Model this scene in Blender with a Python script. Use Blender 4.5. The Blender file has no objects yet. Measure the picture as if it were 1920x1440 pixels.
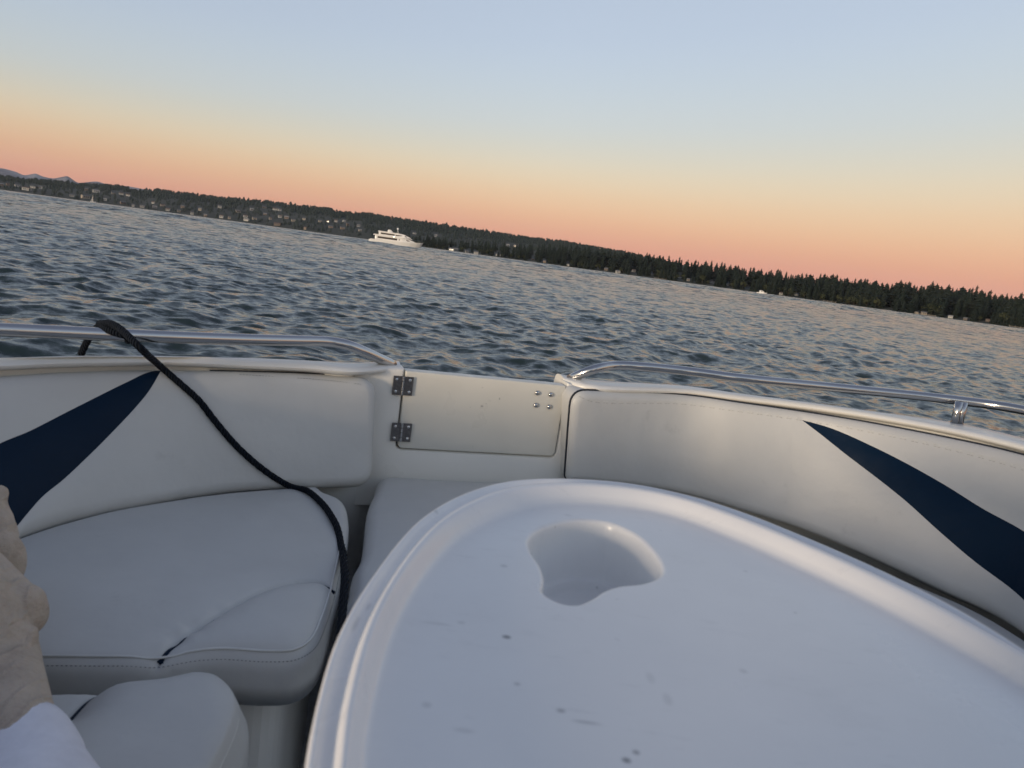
import bpy, bmesh, math, random
import numpy as np
from mathutils import Vector, Matrix, noise
from mathutils.geometry import delaunay_2d_cdt
random.seed(7); RNG = np.random.default_rng(7)
sc = bpy.context.scene
COL = sc.collection
ZC = 1.40                                   # eye height over the water
F = 1400.0; PITCH = math.radians(9.48); ROLL = math.radians(7.7)
CAM = np.array([0, 0, ZC])

# ------------------------------------------------------------------ camera geometry
def _rx(a): c, s = math.cos(a), math.sin(a); return np.array([[1,0,0],[0,c,-s],[0,s,c]])
def _rz(a): c, s = math.cos(a), math.sin(a); return np.array([[c,-s,0],[s,c,0],[0,0,1.0]])
RC = _rx(math.pi/2 - PITCH) @ _rz(ROLL)
def ray(u, v): return RC @ np.array([(u-960)/F, -(v-720)/F, -1.0])
def onz(u, v, z): d = ray(u, v); return CAM + d*(z/d[2])          # z relative to the eye
def ony(u, v, y): d = ray(u, v); return CAM + d*(y/d[1])
def proj(p):
    q = (np.asarray(p, float) - CAM) @ RC
    return np.stack([960 + F*q[..., 0]/-q[..., 2], 720 - F*q[..., 1]/-q[..., 2]], -1)

# ------------------------------------------------------------------ curves
def cr(pts, n, closed=False):
    P = np.asarray(pts, float); m = len(P); out = []
    K = 24
    segs = m if closed else m-1
    for i in range(segs):
        if closed: p0, p1, p2, p3 = P[(i-1) % m], P[i], P[(i+1) % m], P[(i+2) % m]
        else:
            p1, p2 = P[i], P[i+1]
            p0 = P[i-1] if i > 0 else 2*p1-p2
            p3 = P[i+2] if i+2 < m else 2*p2-p1
        # centripetal
        t0 = 0; t1 = t0+max(1e-9, np.linalg.norm(p1-p0))**.5; t2 = t1+max(1e-9, np.linalg.norm(p2-p1))**.5; t3 = t2+max(1e-9, np.linalg.norm(p3-p2))**.5
        t = np.linspace(t1, t2, K, endpoint=False)[:, None]
        A1 = (t1-t)/(t1-t0)*p0+(t-t0)/(t1-t0)*p1; A2 = (t2-t)/(t2-t1)*p1+(t-t1)/(t2-t1)*p2; A3 = (t3-t)/(t3-t2)*p2+(t-t2)/(t3-t2)*p3
        B1 = (t2-t)/(t2-t0)*A1+(t-t0)/(t2-t0)*A2; B2 = (t3-t)/(t3-t1)*A2+(t-t1)/(t3-t1)*A3
        out.append((t2-t)/(t2-t1)*B1+(t-t1)/(t2-t1)*B2)
    Q = np.concatenate(out+[P[:1] if closed else P[-1:]])
    d = np.r_[0, np.cumsum(np.linalg.norm(np.diff(Q, axis=0), axis=1))]
    k = np.linspace(0, d[-1], n+1)[:-1] if closed else np.linspace(0, d[-1], n)
    return np.stack([np.interp(k, d, Q[:, j]) for j in range(Q.shape[1])], 1)
def clen(P): return np.linalg.norm(np.diff(P, axis=0), axis=1).sum()

# ------------------------------------------------------------------ object helpers
def wloc(o): return np.array(o['_w']) if o is not None and '_w' in o else np.zeros(3)
def mk(name, V, Fc, mat, parent=None, smooth=True, mats=None, mi=None):
    """one mesh object; V in world space, stored relative to its parent"""
    V = np.asarray(V, float) - wloc(parent)
    me = bpy.data.meshes.new(name)
    me.from_pydata([tuple(v) for v in V], [], [tuple(int(i) for i in f) for f in Fc])
    for m in (mats or [mat]): me.materials.append(m)
    if mi is not None: me.polygons.foreach_set('material_index', np.asarray(mi, np.int32))
    if smooth: me.polygons.foreach_set('use_smooth', np.ones(len(me.polygons), bool))
    me.update()
    o = bpy.data.objects.new(name, me); COL.objects.link(o)
    if parent is not None:
        o.parent = parent; o['_w'] = list(wloc(parent))
    return o
def thing(name, label, cat, loc, group=None):
    o = bpy.data.objects.new(name, None); COL.objects.link(o)
    o.empty_display_size = .2
    o.location = loc; o['_w'] = list(map(float, loc)); o['label'] = label; o['category'] = cat
    if group: o['group'] = group
    return o
def tag(o, label, cat, group=None):
    o['label'] = label; o['category'] = cat
    if group: o['group'] = group
    return o
def structure(o): o['kind'] = 'structure'; return o
class MB:
    def __init__(s): s.V = []; s.F = []; s.M = []
    def add(s, V, Fc, m=0):
        b = len(s.V); s.V += [tuple(v) for v in V]; s.F += [tuple(i+b for i in f) for f in Fc]; s.M += [m]*len(Fc)
    def box(s, c, h, ax=None, m=0):
        c = np.asarray(c, float); A = np.eye(3) if ax is None else np.asarray(ax, float)
        V = [c + A.T @ (np.array([x, y, z])*np.asarray(h)) for x in (-1, 1) for y in (-1, 1) for z in (-1, 1)]
        s.add(V, [(0,1,3,2),(4,6,7,5),(0,4,5,1),(2,3,7,6),(0,2,6,4),(1,5,7,3)], m)
    def tube(s, P, r, seg=12, m=0, caps=True):
        P = np.asarray(P, float); n = len(P); r = np.broadcast_to(np.asarray(r, float), (n,))
        T = np.gradient(P, axis=0); T /= np.linalg.norm(T, axis=1)[:, None]+1e-12
        up = np.array([0, 0, 1.0]) if abs(T[0][2]) < .9 else np.array([1.0, 0, 0])
        N = np.cross(T[0], up); N /= np.linalg.norm(N); V = []
        for i in range(n):
            N = N - T[i]*np.dot(N, T[i]); N /= np.linalg.norm(N); B = np.cross(T[i], N)
            for k in range(seg):
                a = 2*math.pi*k/seg; V.append(P[i] + r[i]*(math.cos(a)*N+math.sin(a)*B))
        Fc = [(i*seg+k, i*seg+(k+1) % seg, (i+1)*seg+(k+1) % seg, (i+1)*seg+k) for i in range(n-1) for k in range(seg)]
        if caps: Fc += [tuple(range(seg))[::-1], tuple(range((n-1)*seg, n*seg))]
        s.add(V, Fc, m)
    def ball(s, c, r, ax=None, nu=14, nv=9, m=0):
        c = np.asarray(c, float); A = np.eye(3) if ax is None else np.asarray(ax, float); r = np.broadcast_to(np.asarray(r, float), (3,))
        V = [c + A.T @ (r*np.array([0, 0, 1.]))]
        for j in range(1, nv):
            b = math.pi*j/nv
            for i in range(nu):
                a = 2*math.pi*i/nu; V.append(c + A.T @ (r*np.array([math.sin(b)*math.cos(a), math.sin(b)*math.sin(a), math.cos(b)])))
        V.append(c - A.T @ (r*np.array([0, 0, 1.])))
        Fc = [(0, 1+i, 1+(i+1) % nu) for i in range(nu)]
        for j in range(nv-2):
            for i in range(nu):
                a = 1+j*nu; Fc.append((a+i, a+nu+i, a+nu+(i+1) % nu, a+(i+1) % nu))
        a = 1+(nv-2)*nu; Fc += [(a+i, len(V)-1, a+(i+1) % nu) for i in range(nu)]
        s.add(V, Fc, m)
    def build(s, name, mat, parent=None, smooth=True, mats=None):
        return mk(name, s.V, s.F, mat, parent, smooth, mats, s.M if mats else None)
def loft(rings, closed=False):
    """rings: list of equal length point lists"""
    n = len(rings[0]); V = np.concatenate([np.asarray(r) for r in rings]); Fc = []
    for i in range(len(rings)-1):
        for k in range(n if closed else n-1):
            k2 = (k+1) % n; Fc.append((i*n+k, i*n+k2, (i+1)*n+k2, (i+1)*n+k))
    return V, Fc

# ------------------------------------------------------------------ materials
def lin(r, g, b):
    f = lambda c: (c/255/12.92 if c/255 <= .04045 else ((c/255+.055)/1.055)**2.4)
    return (f(r), f(g), f(b))
class Nt:
    def __init__(s, name):
        s.m = bpy.data.materials.new(name); s.m.use_nodes = True; s.t = s.m.node_tree; s.n = s.t.nodes; s.b = s.n['Principled BSDF']
        s.c = s.n.new('ShaderNodeTexCoord').outputs['Object']
    def l(s, a, b): s.t.links.new(a, b)
    def node(s, t, **k):
        n = s.n.new(t)
        for a, v in k.items(): setattr(n, a, v)
        return n
    def noise(s, scale, detail=3, rough=.5, vec=None, stretch=None):
        n = s.node('ShaderNodeTexNoise'); n.inputs['Scale'].default_value = scale; n.inputs['Detail'].default_value = detail; n.inputs['Roughness'].default_value = rough
        v = vec or s.c
        if stretch:
            mp = s.node('ShaderNodeMapping'); mp.inputs['Scale'].default_value = stretch; s.l(v, mp.inputs['Vector']); v = mp.outputs[0]
        s.l(v, n.inputs['Vector']); return n.outputs['Fac']
    def ramp(s, fac, stops):
        n = s.node('ShaderNodeValToRGB'); e = n.color_ramp.elements
        while len(e) < len(stops): e.new(.5)
        for k, (p, c) in enumerate(stops): e[k].position = p; e[k].color = (*c, 1) if len(c) == 3 else c
        s.l(fac, n.inputs[0]); return n.outputs['Color']
    def math(s, op, a, b=None, clamp=False):
        n = s.node('ShaderNodeMath', operation=op, use_clamp=clamp)
        for i, x in enumerate((a, b)):
            if x is None: continue
            if isinstance(x, (int, float)): n.inputs[i].default_value = x
            else: s.l(x, n.inputs[i])
        return n.outputs[0]
    def mix(s, fac, a, b):
        n = s.node('ShaderNodeMix', data_type='RGBA')
        for i, x in ((0, fac), (6, a), (7, b)):
            if isinstance(x, (int, float)): n.inputs[i].default_value = x
            elif isinstance(x, tuple): n.inputs[i].default_value = (*x, 1)
            else: s.l(x, n.inputs[i])
        return n.outputs[2]
    def bump(s, h, strength, dist, prev=None):
        n = s.node('ShaderNodeBump'); n.inputs['Strength'].default_value = strength; n.inputs['Distance'].default_value = dist
        s.l(h, n.inputs['Height'])
        if prev: s.l(prev, n.inputs['Normal'])
        return n.outputs['Normal']
    def spots(s, base, dark, lst):
        """worn marks: lst of (centre, radii(xyz), strength) in object space"""
        acc = None
        for c, r, k in [(c_, r_, min(1, k_*1.2)) for c_, r_, k_ in lst]:
            v = s.node('ShaderNodeVectorMath', operation='SUBTRACT'); s.l(s.c, v.inputs[0]); v.inputs[1].default_value = c
            d = s.node('ShaderNodeVectorMath', operation='DIVIDE'); s.l(v.outputs[0], d.inputs[0]); d.inputs[1].default_value = r
            ln = s.node('ShaderNodeVectorMath', operation='LENGTH'); s.l(d.outputs[0], ln.inputs[0])
            mr = s.node('ShaderNodeMapRange', interpolation_type='SMOOTHSTEP'); s.l(ln.outputs['Value'], mr.inputs[0])
            mr.inputs[1].default_value = .25; mr.inputs[2].default_value = 1; mr.inputs[3].default_value = k; mr.inputs[4].default_value = 0
            acc = mr.outputs[0] if acc is None else s.math('MAXIMUM', acc, mr.outputs[0])
        return s.mix(acc, base, dark)
    def done(s, color, rough=.5, normal=None, **k):
        i = s.b.inputs
        for key, x in (('Base Color', color), ('Roughness', rough)):
            if isinstance(x, (int, float)): i[key].default_value = x
            elif isinstance(x, tuple): i[key].default_value = (*x, 1)
            else: s.l(x, i[key])
        if normal is not None: s.l(normal, i['Normal'])
        for a, v in k.items(): i[a.replace('_', ' ')].default_value = v
        return s.m
def simple(name, col, rough=.5, var=.12, scale=6, bump=0, bscale=60, **k):
    n = Nt(name); c = n.ramp(n.noise(scale, 4, .6), [(.3, tuple(x*(1-var) for x in col)), (.7, tuple(min(1, x*(1+var)) for x in col))])
    nm = n.bump(n.noise(bscale, 3), .4, bump) if bump else None
    return n.done(c, rough, nm, **k)

M = {}
def vinyl(name, col, dirt=True):
    n = Nt(name)
    v = n.ramp(n.noise(3.5, 5, .6), [(.25, tuple(x*.86 for x in col)), (.75, col)])
    if dirt:
        sm = n.math('MULTIPLY', n.math('SUBTRACT', n.noise(13, 6, .7), .62, True), 2.2, True)
        v = n.mix(sm, v, tuple(x*.6 for x in col))
    g = n.bump(n.noise(900, 2, .5), .12, .0006)
    g = n.bump(n.noise(14, 3, .5), .5, .006, g)
    return n.done(v, n.math('ADD', n.math('MULTIPLY', n.noise(20, 3), .2), .38), g)
M['vinyl'] = vinyl('white_vinyl', (.565, .565, .55))
M['navy'] = vinyl('navy_vinyl', (.0015, .0135, .036), False)
M['navy'].node_tree.nodes['Principled BSDF'].inputs['Specular IOR Level'].default_value = .12
M['piping_and_gap_shade'] = simple('dark_piping_and_gap_shade', (.008, .012, .022), .6)  # right backrest's piped edge; also the gap shade above the left backrest
M['welt'] = simple('pale_welt', (.62, .62, .6), .5)
M['thread'] = simple('dark_thread', (.05, .055, .06), .8)
M['seam2'] = simple('mid_grey_thread', (.14, .145, .15), .8)  # mid-grey thread for the seat edge stitching
M['seam'] = simple('grey_thread', (.3, .3, .29), .8)
M['gap'] = simple('dark_gap', (.03, .03, .032), .8)
def gel(name, col, marks=None, rough=.3):
    n = Nt(name)
    c = n.ramp(n.noise(4, 5, .65), [(.3, tuple(x*.93 for x in col)), (.7, col)])
    sm = n.math('MULTIPLY', n.math('SUBTRACT', n.noise(32, 6, .75), .66, True), 2.5, True)
    c = n.mix(sm, c, tuple(x*.55 for x in col))
    if marks: c = n.spots(c, (.045, .045, .05), marks)
    g = n.bump(n.noise(420, 2), .06, .0005)
    return n.done(c, n.math('ADD', n.math('MULTIPLY', n.noise(9, 4), .22), rough-.1), g)
M['gel'] = gel('cream_gelcoat', (.77, .755, .71))
M['hull'] = gel('hull_gelcoat', (.74, .74, .73))
M['sole'] = simple('grey_deck_carpet', (.60, .61, .62), .9, .2, 30, .004, 300)
def steel():
    n = Nt('polished_steel')
    return n.done((.50, .495, .49), n.math('ADD', n.math('MULTIPLY', n.noise(40, 4), .16), .1), Metallic=1.0)
M['steel'] = steel()
M['hinge'] = simple('worn_steel', (.17, .165, .165), .34, .25, 200, Metallic=1.0)
def ropemat():
    n = Nt('navy_braid')
    w = n.node('ShaderNodeTexWave'); w.inputs['Scale'].default_value = 60; w.inputs['Distortion'].default_value = 1.5; n.l(n.c, w.inputs['Vector'])
    return n.done(n.ramp(w.outputs['Fac'], [(.2, (.003, .006, .012)), (.8, (.008, .014, .026))]), .85, n.bump(w.outputs['Fac'], 1.0, .006), Specular_IOR_Level=.2)
M['rope'] = ropemat()
def skinmat():
    n = Nt('skin')
    c = n.ramp(n.noise(26, 6, .7), [(.3, (.40, .32, .25)), (.7, (.53, .44, .35))])
    g = n.bump(n.noise(70, 5, .65, stretch=(1, 1, 2.2)), .8, .006); w_ = n.node('ShaderNodeTexWave'); w_.inputs['Scale'].default_value = 14; w_.inputs['Distortion'].default_value = 9; w_.inputs['Detail'].default_value = 3; n.l(n.c, w_.inputs['Vector']); g = n.bump(n.math('MULTIPLY', n.math('POWER', w_.outputs['Fac'], 6), n.noise(9, 3)), .5, .006, g); g = n.bump(n.noise(420, 3), .35, .001, g)
    m = n.done(c, .6, g); i = n.b.inputs; i['Subsurface Weight'].default_value = .12; i['Subsurface Scale'].default_value = .01; return m
M['skin'] = skinmat()
M['linen'] = simple('white_cotton', (.70, .70, .76), .9, .06, 40, .006, 45)
M['shirt'] = simple('grey_cotton', (.30, .31, .33), .9, .08, 40, .004, 45)
M['hair'] = simple('brown_hair', (.04, .025, .018), .6, .3, 80)
def watermat():
    n = Nt('lake_water')
    g = n.node('ShaderNodeNewGeometry'); P = g.outputs['Position']
    ln = n.node('ShaderNodeVectorMath', operation='LENGTH'); n.l(P, ln.inputs[0])
    def ripples(scale, amp, r0, r1, a0, a1, det):
        mr = n.node('ShaderNodeMapRange', interpolation_type='SMOOTHSTEP'); n.l(ln.outputs['Value'], mr.inputs[0])
        for k, v in enumerate((r0, r1, a0*amp, a1*amp)): mr.inputs[k+1].default_value = v
        mp = n.node('ShaderNodeMapping'); mp.inputs['Rotation'].default_value = (0, 0, .3); mp.inputs['Scale'].default_value = (1, 1.5, 1); n.l(P, mp.inputs['Vector'])
        t = n.node('ShaderNodeTexNoise'); t.inputs['Scale'].default_value = scale; t.inputs['Detail'].default_value = det; t.inputs['Roughness'].default_value = .62; n.l(mp.outputs[0], t.inputs['Vector'])
        v = n.node('ShaderNodeVectorMath', operation='SUBTRACT'); n.l(t.outputs['Color'], v.inputs[0]); v.inputs[1].default_value = (.5, .5, .5)
        m_ = n.node('ShaderNodeVectorMath', operation='MULTIPLY'); n.l(v.outputs[0], m_.inputs[0]); m_.inputs[1].default_value = (1, 1, 0)
        sc_ = n.node('ShaderNodeVectorMath', operation='SCALE'); n.l(m_.outputs[0], sc_.inputs[0]); n.l(mr.outputs[0], sc_.inputs['Scale']); return sc_.outputs[0]
    a = n.node('ShaderNodeVectorMath', operation='ADD'); n.l(ripples(.60, 2.5, 18, 130, 0, 1, 5), a.inputs[0]); n.l(ripples(4.2, 1.6, 12, 70, .62, 1, 5), a.inputs[1])
    b = n.node('ShaderNodeVectorMath', operation='ADD'); n.l(a.outputs[0], b.inputs[0]); n.l(g.outputs['Normal'], b.inputs[1])
    c = n.node('ShaderNodeVectorMath', operation='NORMALIZE'); n.l(b.outputs[0], c.inputs[0])
    return n.done((.019, .033, .031), .17, c.outputs[0], IOR=1.333)
M['water'] = watermat()
def fol(name, a, b, sc_=.25):
    n = Nt(name)
    oi = n.node('ShaderNodeObjectInfo').outputs['Random']
    f = n.math('ADD', n.math('MULTIPLY', n.noise(sc_, 4, .6), .7), n.math('MULTIPLY', oi, .3))
    return n.done(n.ramp(f, [(.3, a), (.75, b)]), .9, Specular_IOR_Level=.1)
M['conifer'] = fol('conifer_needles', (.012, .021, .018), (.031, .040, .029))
M['broad'] = fol('broadleaf', (.026, .034, .018), (.062, .064, .032))
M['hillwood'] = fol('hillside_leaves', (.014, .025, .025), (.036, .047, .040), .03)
M['ground'] = simple('hill_ground', (.022, .028, .022), .95, .3, .05)
M['bark'] = simple('bark', (.06, .045, .035), .9)
M['peak'] = None
WALLC = {'cream': (.30, .26, .21), 'white': (.38, .37, .345), 'tan': (.22, .17, .13), 'grey': (.20, .20, .20), 'brown': (.13, .10, .08)}
ROOFC = {'grey': (.10, .105, .11), 'brown': (.085, .06, .05), 'pale': (.24, .23, .22)}
MW = {k: simple('siding_'+k, v, .8, .1, 1.5) for k, v in WALLC.items()}
MR = {k: simple('shingle_'+k, v, .85, .15, 2) for k, v in ROOFC.items()}
M['pane'] = simple('dark_window', (.03, .035, .04), .1)
M['yacht'] = simple('yacht_paint', (.82, .80, .76), .25, .03, 1)
M['yglass'] = simple('yacht_glass', (.05, .045, .04), .1)
M['wood'] = simple('dock_timber', (.22, .19, .16), .9, .2, 3)
M['tint'] = simple('tinted_glass', (.10, .11, .12), .05, Transmission_Weight=.6)
M['black'] = simple('black_plastic', (.02, .02, .022), .5)

# ------------------------------------------------------------------ cushions
def inpoly(P, poly):
    x, y = P[:, 0], P[:, 1]; r = np.zeros(len(P), bool); a = poly; b = np.roll(poly, -1, 0)
    for (x1, y1), (x2, y2) in zip(a, b):
        c = ((y1 > y) != (y2 > y))
        with np.errstate(divide='ignore', invalid='ignore'):
            r ^= c & (x < (x2-x1)*(y-y1)/(y2-y1+1e-15)+x1)
    return r
def dseg(P, line, closed=False):
    a = line if closed else line[:-1]; b = np.roll(line, -1, 0) if closed else line[1:]
    d = np.full(len(P), 1e9)
    for p, q in zip(a, b):
        e = q-p; t = np.clip(((P-p) @ e)/(e @ e+1e-15), 0, 1); d = np.minimum(d, np.linalg.norm(P-p-t[:, None]*e, axis=1))
    return d
def inset(poly, d):
    t = np.roll(poly, -1, 0)-np.roll(poly, 1, 0); nrm = np.stack([-t[:, 1], t[:, 0]], 1); nrm /= np.linalg.norm(nrm, axis=1)[:, None]+1e-12
    A = .5*np.sum(poly[:, 0]*np.roll(poly[:, 1], -1)-np.roll(poly[:, 0], -1)*poly[:, 1])
    return poly + nrm*d*(1 if A > 0 else -1)
def tri2d(outline, sp, rings, lines=(), regions=()):
    """triangulated sheet inside outline; lines are open constraint polylines, regions closed ones"""
    P = [outline]; E = [(i, (i+1) % len(outline)) for i in range(len(outline))]; n = len(outline)
    for L, cl in [(l, False) for l in lines]+[(r, True) for r in regions]:
        k = len(L); P.append(L); E += [(n+i, n+(i+1) % k) for i in range(k if cl else k-1)]; n += k
    lo, hi = outline.min(0), outline.max(0)
    gx, gy = np.meshgrid(np.arange(lo[0], hi[0], sp), np.arange(lo[1], hi[1], sp*.87)); gx[1::2] += sp/2
    G = np.stack([gx.ravel(), gy.ravel()], 1); G = G[inpoly(G, outline)]
    G = G[dseg(G, outline, True) > (max(rings)+.4*sp if rings else .6*sp)]
    for L, cl in [(l, False) for l in lines]+[(r, True) for r in regions]: G = G[dseg(G, L, cl) > sp*.9]
    R = []
    for d in rings:
        q = inset(outline, d); q = q[inpoly(q, outline)]; q = q[dseg(q, outline, True) > d*.93]; R.append(q)
    for L in lines:
        t = np.gradient(L, axis=0); nn = np.stack([-t[:, 1], t[:, 0]], 1); nn /= np.linalg.norm(nn, axis=1)[:, None]+1e-12
        for o in (-.007, -.0035, .0035, .007, .015, -.015):
            q = L+nn*o; q = q[inpoly(q, outline)]
            if len(q): q = q[dseg(q, outline, True) > .002]
            R.append(q)
    A = np.concatenate(P+[g for g in [G]+R if len(g)])
    v, e, f, *_ = delaunay_2d_cdt([Vector(p) for p in A], E, [], 0, 1e-6)
    V = np.array([tuple(x) for x in v]); Fc = np.array([tuple(x) for x in f])
    c = V[Fc].mean(1); Fc = Fc[inpoly(c, outline)]
    return V, Fc
def edge_h(d, r): return np.where(d < r, -r+np.sqrt(np.maximum(0, r*r-(r-np.minimum(d, r))**2)), 0)
def nz(P, s, a=0.0): return np.array([noise.noise(Vector((p[0]*s+a, p[1]*s-a, a))) for p in P])

BOAT = thing('motorboat', 'white motorboat with wraparound pale vinyl seats, navy stripes and steel rails, in the foreground', 'motorboat', (.2, .6, .0))

def seat(outline, ztop, r, crown, thick, name, seams=(), lift=None, sp=.022, wrinkle=.0014, welts=True, puck=None):
    """upholstered seat: rolled top sheet and skirt"""
    rings = [r*.06, r*.16, r*.32, r*.55, r*.8, r]
    V, Fc = tri2d(outline, sp, rings, seams)
    d = dseg(V, outline, True)
    z = edge_h(d, r) + crown*(1-np.exp(-d/.07)) + wrinkle*nz(V, 7) + .5*wrinkle*nz(V, 19, 3)
    if lift: z = z + lift(V, d)
    for s in seams:
        ds = dseg(V, s); z -= .008*np.exp(-(ds/.0035)**2)*np.clip(d/.012, 0, 1) + .004*np.exp(-(ds/.018)**2)
    if puck: z = z + puck(V)
    V3 = np.c_[V, z+ztop+ZC]
    # skirt
    n = len(outline); bi = [int(np.argmin(np.linalg.norm(V-p, axis=1))) for p in outline]
    A = .5*np.sum(outline[:, 0]*np.roll(outline[:, 1], -1)-np.roll(outline[:, 0], -1)*outline[:, 1])
    ring0 = V3[bi]; rings3 = [ring0]
    for dz, off in ((.02, -.001), (.05, .001), (thick-.015-r, .002), (thick-r, .010)):
        q = inset(outline, off); rings3.append(np.c_[q, ring0[:, 2]*0+ztop+ZC-r-dz])
    S, SF = loft(rings3, True); base = len(V3)
    Fl = [tuple(f) for f in Fc]+[tuple(x+base for x in f) for f in SF]
    o = mk(name, np.concatenate([V3, S]), Fl, M['vinyl'], BOAT)
    o.data.validate(); recalc(o)
    # weld the skirt to the top
    bm = bmesh.new(); bm.from_mesh(o.data); bmesh.ops.remove_doubles(bm, verts=bm.verts, dist=1e-5); bmesh.ops.recalc_face_normals(bm, faces=bm.faces); bm.to_mesh(o.data); bm.free()
    o.data.polygons.foreach_set('use_smooth', np.ones(len(o.data.polygons), bool))
    def zat(P):
        P = np.asarray(P, float); k = [int(np.argmin(np.linalg.norm(V-p, axis=1))) for p in P]; return V3[k][:, 2]
    return o, zat
def recalc(o):
    bm = bmesh.new(); bm.from_mesh(o.data); bmesh.ops.recalc_face_normals(bm, faces=bm.faces); bm.to_mesh(o.data); bm.free()

# ------------------------------------------------------------------ backrests
ZS = -.58
def U(u, v, z): return onz(u, v, z)
lp = [((745,704.5),(738,912)), ((705,702),(700,915)), ((600,695),(590,917)), ((480,690),(460,924)), ((300,683),(290,947)), ((150,684),(140,979)), ((0,690),(10,1023))]
LT = [U(*a, -.315) for a, b in lp]; LB = [U(*b, ZS) for a, b in lp]
LT += [np.array([-1.00, 1.14, ZC-.315]), np.array([-1.02, .90, ZC-.315]), np.array([-.96, .60, ZC-.315])]
LB += [np.array([-.875, .98, ZC+ZS]), np.array([-.90, .78, ZC+ZS]), np.array([-.85, .52, ZC+ZS])]
rp = [((1052,728),(1032,903.5),-.306,-.562), ((1080,730),(1060,905),-.306,-.562), ((1290,737),(1268,925),-.302,-.588), ((1380,748.5),(1360,949),-.299,-.593), ((1500,763),(1478,983),-.294,-.602), ((1623,781),(1598,1029),-.288,-.612), ((1779,809),(1742,1095),-.281,-.625), ((1920,842),(1862,1154),-.275,-.635)]
RT = [U(*a, z) for a, b, z, w in rp]; RB = [U(*b, w) for a, b, z, w in rp]
RT += [np.array([1.285, 1.33, ZC-.272]), np.array([1.38, 1.0, ZC-.27]), np.array([1.5, .6, ZC-.27])]
RB += [np.array([1.13, 1.18, ZC-.64]), np.array([1.22, .88, ZC-.64]), np.array([1.34, .5, ZC-.64])]
class Surf:
    def __init__(s, T, B, n=120):
        s.T = cr(T, n); s.B0 = cr(B, 400)
        # pair bottom samples by the given knots
        s.B = np.zeros_like(s.T); kT = np.array([np.argmin(np.linalg.norm(s.T-t, axis=1)) for t in T]); kB = np.array([np.argmin(np.linalg.norm(s.B0-b, axis=1)) for b in B])
        s.B = s.B0[np.clip(np.interp(np.arange(n), kT, kB), 0, 399).astype(int)]
        ker = np.ones(7)/7
        for j in range(3): s.B[:, j] = np.convolve(np.pad(s.B[:, j], 3, mode='reflect', reflect_type='odd'), ker, 'valid')
        s.L = clen(s.T); s.H = .27; s.k = np.linspace(0, s.L, n)
        a = np.arange(n); tt = np.linspace(-.1, 1.1, 60); S_, T_ = np.meshgrid(s.k, tt*s.H); s.G = np.stack([S_.ravel(), T_.ravel()], 1); s.GP = proj(s.at(s.G))
    def at(s, Q):
        Q = np.asarray(Q, float); t = (Q[:, 1]/s.H)[:, None]
        T = np.stack([np.interp(Q[:, 0], s.k, s.T[:, j]) for j in range(3)], 1); B = np.stack([np.interp(Q[:, 0], s.k, s.B[:, j]) for j in range(3)], 1)
        return B + (T-B)*t
    def nrm(s, Q):
        e = 4e-3; Q = np.asarray(Q, float)
        du = s.at(Q+[e, 0])-s.at(Q-[e, 0]); dv = s.at(Q+[0, e])-s.at(Q-[0, e])
        n = np.cross(du, dv); n /= np.linalg.norm(n, axis=1)[:, None]+1e-12
        sg = np.sign(np.sum(n*(CAM+np.array([.1, .3, -.2])-s.at(Q)), 1)); return n*np.where(sg == 0, 1, sg)[:, None]
    def inv(s, px):
        out = []
        for p in np.asarray(px, float):
            q = s.G[np.argmin(np.linalg.norm(s.GP-p, axis=1))].copy()
            for _ in range(12):
                e = 1e-3; f = proj(s.at([q]))[0]; J = np.stack([(proj(s.at([q+[e, 0]]))[0]-f)/e, (proj(s.at([q+[0, e]]))[0]-f)/e], 1)
                try: q = q+np.clip(np.linalg.solve(J, p-f), -.05, .05)
                except Exception: break
            out.append(q)
        return np.array(out)
SL, SR = Surf(LT, LB), Surf(RT, RB)
def backrest(S, outline, patch, r, depth, name, seams=()):
    rings = [r*.06, r*.18, r*.36, r*.6, r*.85, r]
    V, Fc = tri2d(outline, .02, rings, seams, [patch] if patch is not None else [])
    d = dseg(V, outline, True)
    h = edge_h(d, r)*depth/r + .006*(np.exp(-d/.05)*-1+1) + .0012*nz(V, 6, 2) + .0005*nz(V, 21, 5)
    if patch is not None: h -= .003*np.exp(-(dseg(V, patch, True)/.006)**2)*np.clip(d/.02, 0, 1)
    for s_ in seams: h -= .0022*np.exp(-(dseg(V, s_)/.004)**2)
    V3 = S.at(V)+S.nrm(V)*(h-.006)[:, None]
    ring = outline[::1]; idx = [int(np.argmin(np.linalg.norm(V-p, axis=1))) for p in ring]
    r0 = V3[idx]; nn = S.nrm(ring); Sk, SF = loft([r0, r0-nn*.02, r0-nn*.05], True)
    inp = inpoly(V[Fc].mean(1), patch) if patch is not None else np.zeros(len(Fc), bool)
    A = Fc[~inp]; base = len(V3)
    o = mk(name, np.concatenate([V3, Sk]), [tuple(f) for f in A]+[tuple(x+base for x in f) for f in SF], M['vinyl'], BOAT)
    def clean(o, dist=1e-5):
        bm = bmesh.new(); bm.from_mesh(o.data); bmesh.ops.remove_doubles(bm, verts=bm.verts, dist=dist); bmesh.ops.delete(bm, geom=[v for v in bm.verts if not v.link_faces], context='VERTS')
        bmesh.ops.recalc_face_normals(bm, faces=bm.faces); bm.to_mesh(o.data); bm.free(); o.data.polygons.foreach_set('use_smooth', np.ones(len(o.data.polygons), bool))
    clean(o)
    if patch is not None:
        p = mk('navy_panel', V3, [tuple(f) for f in Fc[inp]], M['navy'], o); clean(p)
    def at(Q, off=0.0):
        Q = np.asarray(Q, float); k = [int(np.argmin(np.linalg.norm(V-q, axis=1))) for q in Q]
        return S.at(Q)+S.nrm(Q)*((h[k]-.006+off)[:, None])
    return o, at
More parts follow.
